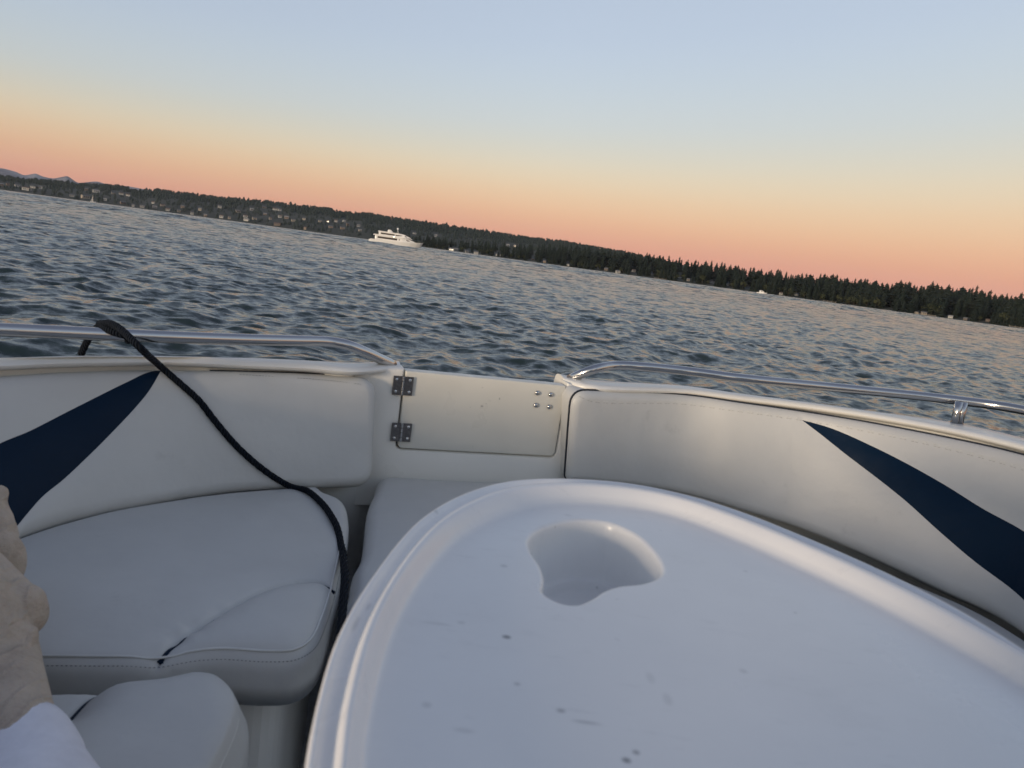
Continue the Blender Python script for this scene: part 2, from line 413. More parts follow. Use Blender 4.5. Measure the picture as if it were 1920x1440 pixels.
def rounded(pts, rad, n=8):
    """closed polygon with rounded corners; rad per vertex"""
    P = [np.array(p, float) for p in pts]; out = []
    for i, p in enumerate(P):
        a, b = P[i-1], P[(i+1) % len(P)]; r = rad[i] if hasattr(rad, '__len__') else rad
        if r <= 0: out.append(p); continue
        da, db = (a-p), (b-p); la, lb = np.linalg.norm(da), np.linalg.norm(db); q = min(r, la*.49, lb*.49); s, e = p+da/la*q, p+db/lb*q
        for k in range(n+1): t = k/n; out.append((1-t)**2*s+2*t*(1-t)*p+t*t*e)
    return np.array(out)
def dens(P, step, closed=True):
    out = []; m = len(P)
    for i in range(m if closed else m-1):
        a, b = P[i], P[(i+1) % m]; k = max(1, int(np.linalg.norm(b-a)/step))
        out += [a+(b-a)*j/k for j in range(k)]
    if not closed: out.append(P[-1])
    return np.array(out)

# left backrest
q = SL.inv([(711, 712), (702, 912)])
q0L = q[0][0]; HL = SL.H-.006; HR = SR.H-.007
ol = dens(rounded([(q[0][0], HL), (SL.L-.06, HL), (SL.L-.06, 0), (q[1][0], .0)], [.055, .05, .05, .05]), .012)
pu = SL.inv([(306,690),(282,695),(240,715),(150,760),(62,805),(0,831)]); pl = SL.inv([(275,740),(200,822),(125,895),(82,931)])
dl0 = (pl[-1]-pl[-3])/np.linalg.norm(pl[-1]-pl[-3]); pl = np.vstack([pl, pl[-1]+dl0*max(0, (pl[-1][1]-.003)/max(1e-3, -dl0[1]))])
du_ = (pu[-1]-pu[-4])/np.linalg.norm(pu[-1]-pu[-4])
tail = np.array([pu[-1]+du_*.12, pu[-1]+du_*.26, [pu[-1][0]+.27, .006], [pl[-1][0]+.04, .003]])
patch = np.concatenate([cr(np.vstack([pu, tail[:2]]), 60), cr(np.vstack([tail[2:], pl[::-1], pu[:1]]), 70)[:-1]])
patch = patch[np.r_[True, np.linalg.norm(np.diff(patch, axis=0), axis=1) > 5e-4]]; patch[:, 1] = np.clip(patch[:, 1], .003, HL-.003)
sml = cr([(q[0][0]+.05, SL.H-.02), (.3, SL.H-.014), (.6, SL.H-.012), (.9, SL.H-.013), (SL.L-.1, SL.H-.02)], 90)
BL, atL = backrest(SL, ol, patch, .026, .022, 'backrest')
# right backrest
q = SR.inv([(1078, 735), (1064, 902)])
olr = dens(rounded([(q[0][0], HR), (SR.L-.06, HR), (SR.L-.06, 0), (q[1][0], .0)], [.05, .05, .05, .02]), .012)
pu = SR.inv([(1504,787),(1554,800.6),(1640,838),(1762,903),(1840,952),(1920,997)]); pl = SR.inv([(1533,809),(1588,853),(1692,934),(1762,997),(1831,1056),(1912,1120)])
du_ = (pu[-1]-pu[-3])/np.linalg.norm(pu[-1]-pu[-3]); dl_ = (pl[-1]-pl[-3])/np.linalg.norm(pl[-1]-pl[-3])
tail = np.array([pu[-1]+du_*.12, pl[-1]+dl_*.10]); tail[:, 1] = np.maximum(tail[:, 1], .012)
patch = np.concatenate([cr(np.vstack([pu, tail[:1]]), 60), cr(np.vstack([tail[1:], pl[::-1], pu[:1]]), 70)[:-1]])
patch[:, 1] = np.clip(patch[:, 1], .004, HR-.004)
BR, atR = backrest(SR, olr, patch, .022, .020, 'backrest')
# piped edge on the right backrest, dark gap lines on the left, stitching
def line_on(at, Q, r, mat, name, parent, off=.0):
    b = MB(); b.tube(at(Q, off), r, 8); return b.build(name, mat, parent)
def ring_part(ol_, a, b): return ol_
top = np.array([p for p in olr if p[1] > SR.H-.001]); 
edge = [p for p in olr]; 
left_edge = sorted([p for p in olr if p[0] < q[0][0]+.06], key=lambda p: p[1])
pipe = np.array(left_edge + sorted([p for p in olr if p[1] > HR-.0005 and p[0] >= q[0][0]+.06], key=lambda p: p[0]))
line_on(atR, cr(pipe[::1], 260), .0032, M['piping_and_gap_shade'], 'piping_and_gap_shade', BR, .003)
for dy in (.030, .034):
    b = MB(); Q = cr([(q[0][0]+.02, SR.H-dy+.012), (q[0][0]+.06, SR.H-dy), (.4, SR.H-dy+.003), (.8, SR.H-dy+.004), (1.3, SR.H-dy), (SR.L-.1, SR.H-dy)], 260)
    P = atR(Q, .0004)
    for i in range(0, len(P)-1): 
        if i % 3 < 2: b.tube([P[i], P[i]+(P[i+1]-P[i])*.7], .00045, 5)
    b.build('stitching', M['welt'] if dy < .032 else M['seam'], BR)
b = MB(); Q = cr(np.array([(q0L+.055, HL), (.25, HL), (.42, HL)]), 40); b.tube(atL(Q, .002), .0024, 8); b.build('piping_and_gap_shade', M['piping_and_gap_shade'], BL)  # dark tube as the shade of the gap under the gunwale lip
b = MB(); Q = np.c_[np.linspace(.95, SL.L-.12, 60), np.full(60, HL)]; b.tube(atL(Q, .0), .003, 8); b.build('piping_and_gap_shade', M['piping_and_gap_shade'], BL)  # gap shade again, drawn as a dark tube further aft
b = MB(); Q = cr([(q0L+.04, SL.H-.026), (q0L+.1, SL.H-.022), (.36, SL.H-.014)], 120); P = atL(Q, .0004)
for i in range(len(P)-1):
    if i % 3 < 2: b.tube([P[i], P[i]+(P[i+1]-P[i])*.7], .00045, 5)
b.build('stitching', M['thread'], BL)

# ------------------------------------------------------------------ gunwale, hull, gate
G0, G1 = U(757, 692, -.306), U(1062, 718, -.306)
e1 = (G1-G0)/np.linalg.norm(G1-G0); e1[2] = 0; e1 /= np.linalg.norm(e1); en = np.array([e1[1], -e1[0], 0])   # en points to the camera
GW = np.linalg.norm(G1-G0)
def onplane(u, v, off=0.0):
    d = ray(u, v); o = G0+en*off; t = np.dot(o-CAM, en)/np.dot(d, en); p = CAM+d*t; return np.dot(p-G0, e1), p[2]
def gp(a, z, off=0.0): return G0+e1*a+np.array([0, 0, z-G0[2]])+en*off
aft = np.array([.30, -.954, 0])
def side(inner_px, outer_px, zi, zo, I_ext, O_ext, I0, O0, n=150):
    I = [I0]+[U(u, v, z) for (u, v), z in zip(inner_px, zi)]+I_ext; O = [O0]+[U(u, v, z) for (u, v), z in zip(outer_px, zo)]+O_ext
    return cr(I, n), cr(O, n)
zl = -.306
LI, LO = side([(660,700),(590,694),(480,689),(312,682),(225,682.5),(100,685),(0,690)], [(660,681),(590,677.5),(480,672.5),(312,670.5),(225,669.5),(100,671),(0,673)],
              [zl-.004]*7, [zl+.002]*7,
              [np.array([-1.03, 1.13, ZC+zl]), np.array([-1.05, .88, ZC+zl]), np.array([-.96, .5, ZC+zl]), np.array([-.6, -.65, ZC+zl]), np.array([0, -2.55, ZC+zl])],
              [np.array([-1.14, 1.13, ZC+zl]), np.array([-1.16, .86, ZC+zl]), np.array([-1.07, .46, ZC+zl]), np.array([-.71, -.69, ZC+zl]), np.array([-.11, -2.58, ZC+zl])],
              gp(-.004, ZC+zl-.002, .0), gp(-.004, ZC+zl+.002, -.10))
zr = [-.306, -.302, -.299, -.294, -.288, -.281, -.275]
RI, RO = side([(1100,729),(1290,737),(1380,748.5),(1500,763),(1623,781),(1779,809),(1920,842)], [(1100,712),(1290,725),(1380,738),(1500,754),(1623,771),(1779,792),(1920,823)],
              zr, [z+.004 for z in zr],
              [np.array([1.30, 1.33, ZC-.27]), np.array([1.40, 1.0, ZC-.27]), np.array([1.53, .6, ZC-.27]), np.array([1.92, -.6, ZC-.27]), np.array([2.45, -2.3, ZC-.27])],
              [np.array([1.41, 1.36, ZC-.27]), np.array([1.51, 1.03, ZC-.27]), np.array([1.64, .63, ZC-.27]), np.array([2.03, -.57, ZC-.27]), np.array([2.56, -2.27, ZC-.27])],
              gp(GW+.004, ZC-.306, .0), gp(GW+.004, ZC-.300, -.10))
SOLE = .38
def gunwale(I, O, name):
    out = O-I; out[:, 2] = 0; out /= np.linalg.norm(out, axis=1)[:, None]; Z = lambda P, z: np.c_[P[:, :2], P[:, 2]+z]
    A = lambda P, z: np.c_[P[:, :2], np.full(len(P), z)]; I = I+out*.022
    rings = [A(I+out*.035, SOLE), Z(I+out*.035, -.05), Z(I+out*.03, -.016), Z(I+out*.012, -.010), Z(I+out*.002, -.006), Z(I+out*.0, -.001), Z(I+out*.004, .004), Z(I+out*.014, .007), Z((I+O)/2, .008), Z(O-out*.016, .004), Z(O-out*.005, .000), Z(O, -.006), Z(O+out*.006, -.02), Z(O+out*.01, -.06)]
    V, Fc = loft(rings); n = len(I)
    Fc.append(tuple(i*n for i in range(len(rings)))); Fc.append(tuple(i*n+n-1 for i in range(len(rings)))[::-1])
    o = mk(name, V, Fc, M['gel'], BOAT); recalc(o)
    m = o.modifiers.new('edge', 'EDGE_SPLIT'); m.split_angle = math.radians(50)
    return out
oL = gunwale(LI.copy(), LO.copy(), 'gunwale'); oR = gunwale(RI.copy(), RO.copy(), 'gunwale')
# hull skin all the way round, through under the gate
Oc = np.concatenate([LO[::-1], RO]); outc = np.concatenate([oL[::-1], oR]); nO = len(Oc)
# hull outward direction smoothed over the gate
AZ = lambda P, z: np.c_[P[:, :2], np.full(len(P), z)]
rings = [np.c_[(Oc+outc*.008)[:, :2], Oc[:, 2]-.055], np.c_[(Oc+outc*.02)[:, :2], Oc[:, 2]-.10], AZ(Oc-outc*.00, .75), AZ(Oc-outc*.08, .40), AZ(Oc-outc*.22, .10), AZ(Oc-outc*.45, -.25)]
V, Fc = loft(rings); cpt = len(V)
Fc.append(tuple([i*nO for i in range(len(rings))]+[i*nO+nO-1 for i in range(len(rings))][::-1]))
o = mk('hull', V, Fc, M['hull'], BOAT)
b = MB(); Cc = Oc+outc*.02; b.tube(np.c_[Cc[:, :2], Oc[:, 2]-.085], .016, 8); b.build('rub_rail', M['black'], BOAT)
# sole
ring = np.concatenate([LI[::-1], RI]); outr = np.concatenate([oL[::-1], oR]); ring = np.c_[(ring+outr*.04)[:, :2], np.full(len(ring), SOLE+.004)]
mk('sole', ring, [tuple(range(len(ring)))], M['sole'], BOAT, False)
# liner wall round the gate with the gate opening, rounded lower corners
gtop = G0[2]
wz = ZC-.66
a0, a1 = -.25, GW+.16
opening = rounded([(0, gtop+.05), (0, gtop-.205), (GW-.004, gtop-.205), (GW, gtop+.05)], [0, .018, .018, 0], 7)
outer = [(a0, wz), (GW+.05, wz), (GW+.05, gtop-.012), (GW+.004, gtop+.002), (GW, gtop+.002)] + [tuple(p) for p in opening[1:-1][::-1]] + [(0, gtop+.002), (-.004, gtop+.002), (a0, gtop-.012)]
poly = np.array(outer); polyd = dens(poly, .02)
V, Fc = tri2d(polyd, .03, [.003])
d = dseg(V, polyd, True); d = np.where((V[:, 1] < wz+.02), 1, d)
V3 = np.array([gp(a, z, .012-.006*math.exp(-dd/.003)) for (a, z), dd in zip(V, d)])
bi = [int(np.argmin(np.linalg.norm(V-p, axis=1))) for p in polyd]; r0 = V3[bi]; S, SF = loft([r0, r0-en*.05], True); base = len(V3)
o = mk('gate_surround', np.concatenate([V3, S]), [tuple(f) for f in Fc]+[tuple(x+base for x in f) for f in SF], M['gel'], BOAT)
bm = bmesh.new(); bm.from_mesh(o.data); bmesh.ops.remove_doubles(bm, verts=bm.verts, dist=1e-5); bmesh.ops.recalc_face_normals(bm, faces=bm.faces); bm.to_mesh(o.data); bm.free()
m = o.modifiers.new('edge', 'EDGE_SPLIT'); m.split_angle = math.radians(40)
# gate door
def gpm(u, v): a, z = onplane(u, v, .014); return gp(a, z, .014)-wloc(BOAT)
marks = [(tuple(gpm(u, v)), (r, r, r*k), s) for u, v, r, k, s in [(937,748,.0035,1.6,.8),(904,762,.006,.6,.5),(912,757,.003,1,.6),(882,764,.003,1,.5),(1000,709,.004,.6,.35),(887,838,.003,1,.5),(905,727,.004,.7,.3),(860,705,.005,.6,.25)]]
M['door'] = gel('gate_gelcoat', (.67, .65, .585), marks)
gm = .004
dp = rounded([(gm, gtop-.002), (gm, gtop-.205+gm), (GW-.004-gm, gtop-.205+gm), (GW-gm, gtop-.006)], [.003, .015, .015, .003], 7); dp = dens(dp, .015)
V, Fc = tri2d(dp, .03, [.0015, .003]); d = dseg(V, dp, True)
V3 = np.array([gp(a, z, .012+x) for (a, z), x in zip(V, edge_h(d, .003))])
bi = [int(np.argmin(np.linalg.norm(V-p, axis=1))) for p in dp]; r0 = V3[bi]; S, SF = loft([r0, r0-en*.035], True); base = len(V3)
GATE = mk('gate', np.concatenate([V3, S]), [tuple(f) for f in Fc]+[tuple(x+base for x in f) for f in SF]+[tuple(base+len(r0)+i for i in range(len(r0)))], M['door'], BOAT)
bm = bmesh.new(); bm.from_mesh(GATE.data); bmesh.ops.remove_doubles(bm, verts=bm.verts, dist=1e-5); bmesh.ops.recalc_face_normals(bm, faces=bm.faces); bm.to_mesh(GATE.data); bm.free()
m = GATE.modifiers.new('edge', 'EDGE_SPLIT'); m.split_angle = math.radians(60)
AX = np.array([e1, en, [0, 0, 1.]])
for (u, v) in ((755, 723), (752, 810)):
    a, z = onplane(u, v, .014); b = MB()
    for sgn in (-1, 1):
        b.box(gp(a+sgn*.0135, z, .0165), (.0115, .0018, .0238), AX)
        for zz in (-.015, .015):
            b.ball(gp(a+sgn*.0165, z+zz, .0188), (.0046, .0030, .0046), AX, 12, 7, 1)
    for k in range(4): b.tube([gp(a, z-.0235+k*.012, .019), gp(a, z-.0235+k*.012+.0108, .019)], .0038, 12, 1)
    b.build('hinge', None, GATE, False, [M['hinge'], M['steel']]).modifiers.new('bev', 'BEVEL').width = .0008
for (u, v) in ((1008,737),(1033,740),(1005,760),(1030,763)):
    a, z = onplane(u, v, .014); b = MB(); b.ball(gp(a, z, .0135), (.0066, .0048, .0066), AX, 16, 10); b.build('bolt', M['steel'], GATE)
b = MB()
b.box(gp(GW/2, gtop-.135, -.055), (GW/2+.02, .01, .11), AX); b.build('gate_backing', M['gap'], BOAT, False)

# rails
def rail(pts, z, post, ext):
    P = [U(u, v, zz) for (u, v), zz in zip(pts, z)]+ext; b = MB(); b.tube(cr(P, 160), .0125, 16); o = b.build('handrail', M['steel'], BOAT)
    for p, q in post:
        w = (q-p)/np.linalg.norm(q-p); b = MB(); t = np.array([.95, .3, 0])
        for s in (-.008, .008): b.tube([p+t*s, p+t*s+(q-p)*.5, q+t*s], .010, 14)
        b.box((p+q)/2, (.006, .004, np.linalg.norm(q-p)/2), np.array([t, [-.3, .95, 0], [0, 0, 1]])); b.tube([p-np.array([0,0,.001]), p+np.array([0, 0, .005])], [.026, .022], 20)
        b.build('rail_post', M['steel'], o)
    return o
pz = U(1793, 797, -.277); pt = U(1793, 752, -.214)
RAILR = rail([(1068,711),(1085,703),(1115,692),(1155,685),(1200,687),(1290,696),(1380,708),(1571,727),(1790,750),(1920,769)], [-.302,-.285,-.262,-.249,-.243,-.240,-.238,-.230,-.216,-.208], [(pz, np.array([pz[0], pz[1], pt[2]]))],
     [np.array([1.36, 1.35, ZC-.205]), np.array([1.46, 1.0, ZC-.205]), np.array([1.6, .6, ZC-.205]), np.array([1.72, .2, ZC-.205])])
pL = LO[100]-np.array([0, 0, 0]); 
lpts = [(737,684),(715,674),(680,658),(652,647),(620,641),(560,639),(440,636),(250,629),(120,623),(0,618)]
RAILL = rail(lpts, [-.303,-.288,-.266,-.254,-.25,-.249,-.249,-.249,-.249,-.249], [], [np.array([-1.09, 1.14, ZC-.245]), np.array([-1.11, .88, ZC-.245]), np.array([-1.02, .5, ZC-.245]), np.array([-.9, .1, ZC-.245])])

# unseen consoles and windscreens, added behind the viewer to block light from the seats
e2 = np.array([-e1[1], e1[0], 0]); GC = (G0+G1)/2
def bp(x, y, z): return np.array([*(GC+e1*x+e2*y)[:2], z])
for x0, x1 in ((-1.04, -.18), (.36, 1.02)):
    b = MB(); q = [(x0, -2.62), (x1, -2.62), (x1, -3.2), (x0, -3.2)]
    b.add([bp(x, y, SOLE) for x, y in q]+[bp(x, y-.04*(y > -3), 1.16) for x, y in q]+[bp(x, y-.10*(y > -3), 1.24) for x, y in q], [(0,1,5,4),(1,2,6,5),(2,3,7,6),(3,0,4,7),(4,5,9,8),(5,6,10,9),(6,7,11,10),(7,4,8,11),(8,9,10,11)])
    o = b.build('occluder_console', M['gel'], BOAT, False); recalc(o); o.modifiers.new('bev', 'BEVEL').width = .03
    b = MB(); b.add([bp(x0, -2.74, 1.23), bp(x1, -2.74, 1.23), bp(x1, -2.98, 1.72), bp(x0, -2.98, 1.72), bp(x0, -2.748, 1.23), bp(x1, -2.748, 1.23), bp(x1, -2.988, 1.72), bp(x0, -2.988, 1.72)], [(0,1,2,3),(7,6,5,4),(0,4,5,1),(3,2,6,7),(0,3,7,4),(1,5,6,2)]); b.build('occluder_windscreen', M['tint'], BOAT, False)
    b = MB(); b.tube([bp(x0, -2.74, 1.23), bp(x0, -2.985, 1.725), bp(x1, -2.985, 1.725), bp(x1, -2.74, 1.23)], .014, 10); b.build('occluder_windscreen_frame', M['steel'], BOAT)
# ------------------------------------------------------------------ seats
def XY(px, z=ZS): return [tuple(U(u, v, z)[:2]) for u, v in px]
front = XY([(85,1241),(200,1242),(290,1240),(400,1230),(500,1235),(555,1232),(592,1212),(618,1160),(636,1095),(652,1010),(655,965),(643,935),(610,921)])
bk = [tuple(p) for p in (SL.at([(s, 0) for s in np.linspace(.17, SL.L-.2, 12)])-SL.nrm([(s, .01) for s in np.linspace(.17, SL.L-.2, 12)])*.02)[:, :2]]
os1 = cr([(-.70, .835)]+front+bk+[(-.80, .83)], 190, True)
sw = cr(XY([(288,1243),(320,1215),(370,1183),(430,1148),(500,1112),(560,1097),(600,1094),(632,1104)]), 70)
wc = sw
def lift1(V, d):
    ds = dseg(V, sw); reg = np.vstack([sw, XY([(700,1180),(650,1330),(300,1330)])]); i = inpoly(V, reg)
    return np.where(i, .010*(1-np.exp(-ds/.03))*np.clip(d/.03, 0, 1), 0)
pk = np.array(XY([(345,1192)])[0])
def puck1(V):
    dv = V-pk; a = dv @ np.array([.86, -.5]); c = dv @ np.array([.5, .86]); 
    ds = dseg(V, sw); k = np.array([int(np.argmin(np.linalg.norm(sw-p, axis=1))) for p in V]); up = ~inpoly(V, np.vstack([sw, XY([(700,1180),(650,1330),(300,1330)])]))
    r_ = .0013*np.cos(k*.62+2*np.sin(k*.21))*np.exp(-(ds/.022)**2)*up*np.clip((45-k)/20, .15, 1)
    return r_ + .0022*np.cos(c/.012*2)*np.exp(-(a/.035)**2-(c/.03)**2)
S1, z1 = seat(os1, ZS, .022, .012, .078, 'seat_cushion', [sw], lift1, puck=puck1)
def on_seat(zf, Q, off=0.0): Q = np.asarray(Q, float); return np.c_[Q, zf(Q)+off]
def smoothz(P, k=9):
    z = np.convolve(np.pad(P[:, 2], k//2, mode='edge'), np.ones(k)/k, 'valid'); P = P.copy(); P[:, 2] = z; return P
def strip(zf, Q, w, mat, parent, name='navy_piping'):
    b = MB(); P = on_seat(zf, Q, .001); n = len(P); b.tube(P, np.asarray(w), 8); return b.build(name, mat, parent)
b_ = MB(); P_ = on_seat(z1, cr(sw[10:-4], 160), .0022); b_.tube(P_, .0009, 6); b_.build('seam', M['thread'], S1)
strip(z1, sw[3:18], np.linspace(.0058, .0012, 15), M['navy'], S1)
b_ = MB(); P_ = smoothz(on_seat(z1, cr(sw[-14:-1], 30), .0036), 9); b_.tube(P_, np.linspace(.0012, .0034, 30), 8); b_.build('navy_piping', M['navy'], S1)
def welt(outline, zf, sel, parent, d=.012, off=.0012, r=.0018, stitch=True):
    Q = inset(outline, d)[sel]; Q = cr(Q, 260); P = smoothz(on_seat(zf, Q, off), 15); b = MB(); b.tube(P, r, 8); b.build('welt', M['welt'], parent)
    if stitch:
        Q2 = cr(inset(outline, d-.008)[sel], 330); P = smoothz(on_seat(zf, Q2, .001), 15); b = MB()
        for i in range(len(P)-1):
            if i % 2: b.tube([P[i], P[i]+(P[i+1]-P[i])*.9], .0005, 5)
        b.build('stitching', M['seam2'], parent)
fi = np.argsort(np.linalg.norm(os1-np.array((-.70, .835)), axis=1))[0]; ei = np.argmin(np.linalg.norm(os1-np.array(front[9]), axis=1))
sel = np.arange(fi, ei+1) if ei > fi else np.r_[fi:len(os1), 0:ei+1]
welt(os1, z1, sel, S1)
# second seat, nearer
f2 = [(-.72, .80)]+XY([(95,1290),(200,1286)], ZS)+XY([(300,1256),(370,1247),(425,1256),(462,1288),(472,1330)], ZS+.03)+[(-.235, .70), (-.235, .5), (-.25, .25), (-.45, .1), (-.75, .15), (-.80, .5)]
os2 = cr(f2, 150, True)
s2w = cr(XY([(118,1362),(140,1335),(165,1308),(195,1287)], ZS+.004), 40)
def lift2(V, d):
    reg = np.vstack([s2w[::-1], [(-.50, .5), (-.45, .0), (0, 0), (0, 1.2), (-.43, 1.2)]]); i = inpoly(V, reg); ds = dseg(V, np.vstack([s2w, [(-.50, .5), (-.45, .0)]]))
    return np.where(i, .034*(1-np.exp(-ds/.035))*np.clip(d/.02, .25, 1), 0)
S2, z2 = seat(os2, ZS, .022, .008, .085, 'seat_cushion', [s2w], lift2)
strip(z2, s2w, np.full(40, .0058), M['navy'], S2)
i0 = np.argmin(np.linalg.norm(os2-np.array(f2[7]), axis=1)); i1_ = np.argmin(np.linalg.norm(os2-np.array((-.25, .25)), axis=1))
welt(os2, z2, np.arange(min(i0, i1_), max(i0, i1_)), S2, .014, .001, .0016, False)
# middle seat below the gate
m0 = [tuple(gp(a, 0, .022)[:2]) for a in (-.03, .1, .25, .40)]
om = XY([(702,917),(690,945),(684,1000),(676,1040),(661,1068),(655,1105)])+[(-.215, 1.08), (-.12, 1.03), (.2, 1.12), (.42, 1.3), (.40, 1.8)]+m0[::-1]
om = cr(om, 150, True)
S3, z3 = seat(om, ZS, .026, .010, .10, 'seat_cushion')
# right seat, mostly behind the table
bk = [tuple(p) for p in (SR.at([(s, 0) for s in np.linspace(.30, SR.L-.2, 12)])-SR.nrm([(s, .01) for s in np.linspace(.30, SR.L-.2, 12)])*.02)[:, :2]]
ors = cr(bk+[(1.0, .55), (.80, .9), (.66, 1.25), (.46, 1.5), (.44, 1.8)], 150, True)
S4, z4 = seat(ors, -.645, .026, .010, .10, 'seat_cushion')
# moulded plinths under the seats
def plinth(outline, ztop):
    q = outline.mean(0)+(outline-outline.mean(0))*.86; q = q[np.r_[True, np.linalg.norm(np.diff(q, axis=0), axis=1) > 1e-4]]
    V, Fc = loft([np.c_[q, np.full(len(q), SOLE)], np.c_[q, np.full(len(q), ZC+ztop)]], True); Fc.append(tuple(range(len(q), 2*len(q))))
    o = mk('seat_base', V, Fc, M['gel'], BOAT, False); recalc(o)
for ol_, z in ((os1, ZS-.078), (os2, ZS-.085), (om, ZS-.10), (ors, -.745)): plinth(ol_, z)

# ------------------------------------------------------------------ table
ZT = -.235
ot = [U(u, v, ZT)[:2] for u, v in [(570,1440),(590,1330),(630,1200),(700,1080),(790,975),(880,925),(960,905),(1060,901),(1180,910),(1300,935),(1400,967),(1500,1007),(1600,1050),(1700,1097),(1800,1150),(1920,1225)]]
ot += [np.array(p) for p in [(.412, .42), (.408, .30), (.385, .17), (.33, .07), (.23, .02), (.12, .02), (.02, .07), (-.04, .16)]]
ot = cr(ot, 220, True)
oi = [U(u, v, ZT-.004)[:2] for u, v in [(692,1440),(706,1330),(748,1180),(808,1075),(888,1000),(990,957),(1110,948),(1250,967),(1400,1024),(1600,1117),(1800,1222),(1920,1292)]]
oi += [np.array(p) for p in [(.370, .40), (.366, .31), (.345, .19), (.30, .10), (.22, .055), (.12, .055), (.035, .10), (-.01, .18)]]
oi = cr(oi, 400, True)
# pair inner to outer by nearest direction from the middle
cen = ot.mean(0)
ang = lambda P: np.unwrap(np.arctan2(P[:, 1]-cen[1], P[:, 0]-cen[0]))
def by_angle(P, A):
    a = np.arctan2(P[:, 1]-cen[1], P[:, 0]-cen[0]); o_ = np.argsort(a); a = a[o_]; P = P[o_]
    a = np.r_[a[-1]-2*math.pi, a, a[0]+2*math.pi]; P = np.vstack([P[-1:], P, P[:1]]); return np.stack([np.interp(A, a, P[:, j]) for j in (0, 1)], 1)
TA = np.linspace(-math.pi, math.pi, 260, endpoint=False)
po, pi_ = by_angle(cr(ot, 900, True), TA), by_angle(cr(oi, 900, True), TA)
prof = [(.14, -.055), (.05, -.05), (.01, -.042), (-.004, -.02), (-.002, -.006), (.02, .001), (.06, .0035), (.10, .0038), (.15, .0018), (.20, .0002), (.28, -.0003), (.38, .0002), (.44, .0025), (.49, .0075), (.54, .0100), (.61, .0104), (.68, .0085), (.78, .0015), (.86, -.0035), (.92, -.0052), (1.0, -.0055)]
pr = np.array(prof)
rings = [np.c_[po+(pi_-po)*w, np.full(len(po), ZC+ZT+z)] for w, z in prof]
TABLE_LOC = (.19, .42, SOLE)
def tl(u, v, z=ZT-.005): return tuple(U(u, v, z)-np.array(TABLE_LOC))
TABLE = thing('boat_table', 'round white plastic table with raised rim and moulded cup holder, beside the front seats', 'table', TABLE_LOC)
tm = [(tl(u, v), (rx, ry, .02), k) for u, v, rx, ry, k in [(950,1193,.0042,.0034,.62),(1052,1331,.0038,.003,.36),(1100,1353,.011,.0022,.26),(1220,1270,.004,.009,.10),(1252,1310,.004,.009,.12),(1175,1424,.0035,.0034,.55),(1193,1409,.003,.003,.42),(970,1281,.003,.0026,.26),(945,1060,.0042,.004,.22),(880,936,.0028,.004,.6),(815,975,.004,.005,.25),(1747,1108,.005,.005,.35),(1394,1257,.004,.004,.16),(1398,1070,.003,.003,.14),(820,1168,.014,.0024,.13),(865,1166,.004,.003,.16),(800,1320,.004,.004,.16),(640,1390,.0022,.008,.26),(665,1185,.0022,.014,.2),(1065,965,.006,.004,.13),(870,1368,.008,.003,.13),(690,1150,.002,.008,.18)]]
def tablemat():
    n = Nt('white_moulded_plastic')
    c = n.ramp(n.noise(5, 5, .65), [(.3, (.74, .74, .74)), (.7, (.80, .80, .795))])
    scr = n.noise(30, 5, .7, None, (1, 6, 1)); c = n.mix(n.math('MULTIPLY', n.math('SUBTRACT', scr, .60, True), 1.6, True), c, (.42, .42, .44))
    s2 = n.noise(11, 7, .75, None, (1, 1.6, 1)); c = n.mix(n.math('MULTIPLY', n.math('SUBTRACT', s2, .58, True), .9, True), c, (.50, .50, .50))
    vo = n.node('ShaderNodeTexVoronoi'); vo.inputs['Scale'].default_value = 26; n.l(n.c, vo.inputs['Vector'])
    sp_ = n.math('MULTIPLY', n.math('SUBTRACT', .055, vo.outputs['Distance'], True), 9.0, True); c = n.mix(n.math('MULTIPLY', sp_, n.math('GREATER_THAN', n.noise(6, 2), .53)), c, (.25, .25, .26))
    c = n.spots(c, (.06, .06, .075), tm)
    g = n.bump(n.noise(260, 3, .5), .1, .0008)
    return n.done(c, n.math('ADD', n.math('MULTIPLY', n.noise(12, 4), .22), .2), g)
M['table'] = tablemat()
# cup holder outline
cup = cr([U(u, v, ZT-.0055)[:2] for u, v in [(992,1015),(1005,996),(1040,981),(1090,975),(1140,980),(1185,999),(1218,1027),(1239,1060),(1236,1078),(1205,1092),(1160,1097),(1132,1106),(1108,1121),(1080,1132),(1060,1131),(1035,1121),(1019,1108),(1021,1085),(1014,1060),(1000,1040)]], 110, True)
inner = np.c_[pi_, np.full(len(pi_), ZC+ZT-.0055)]
flat_o = pi_; cupo = inset(cup, -.004)
P = np.vstack([flat_o, cupo]); nA, nB = len(flat_o), len(cupo)
lo, hi = flat_o.min(0), flat_o.max(0); gx, gy = np.meshgrid(np.arange(lo[0], hi[0], .025), np.arange(lo[1], hi[1], .025)); G = np.stack([gx.ravel(), gy.ravel()], 1); G = G[inpoly(G, flat_o)]; G = G[dseg(G, flat_o, True) > .015]; G = G[~inpoly(G, cupo)]; G = G[dseg(G, cupo, True) > .012]
v, e, f, *_ = delaunay_2d_cdt([Vector(p) for p in np.vstack([P, G])], [(i, (i+1) % nA) for i in range(nA)]+[(nA+i, nA+(i+1) % nB) for i in range(nB)], [], 0, 1e-7)
v = np.array([tuple(x) for x in v]); f = np.array([tuple(x) for x in f]); c = v[f].mean(1); f = f[inpoly(c, flat_o) & ~inpoly(c, cupo)]
V, Fc = loft(rings, True); b0 = len(V); V = np.vstack([V, np.c_[v, np.full(len(v), ZC+ZT-.0055)]]); Fc = Fc+[tuple(x+b0 for x in t) for t in f]
top_ = mk('tabletop', V, Fc, M['table'], TABLE)
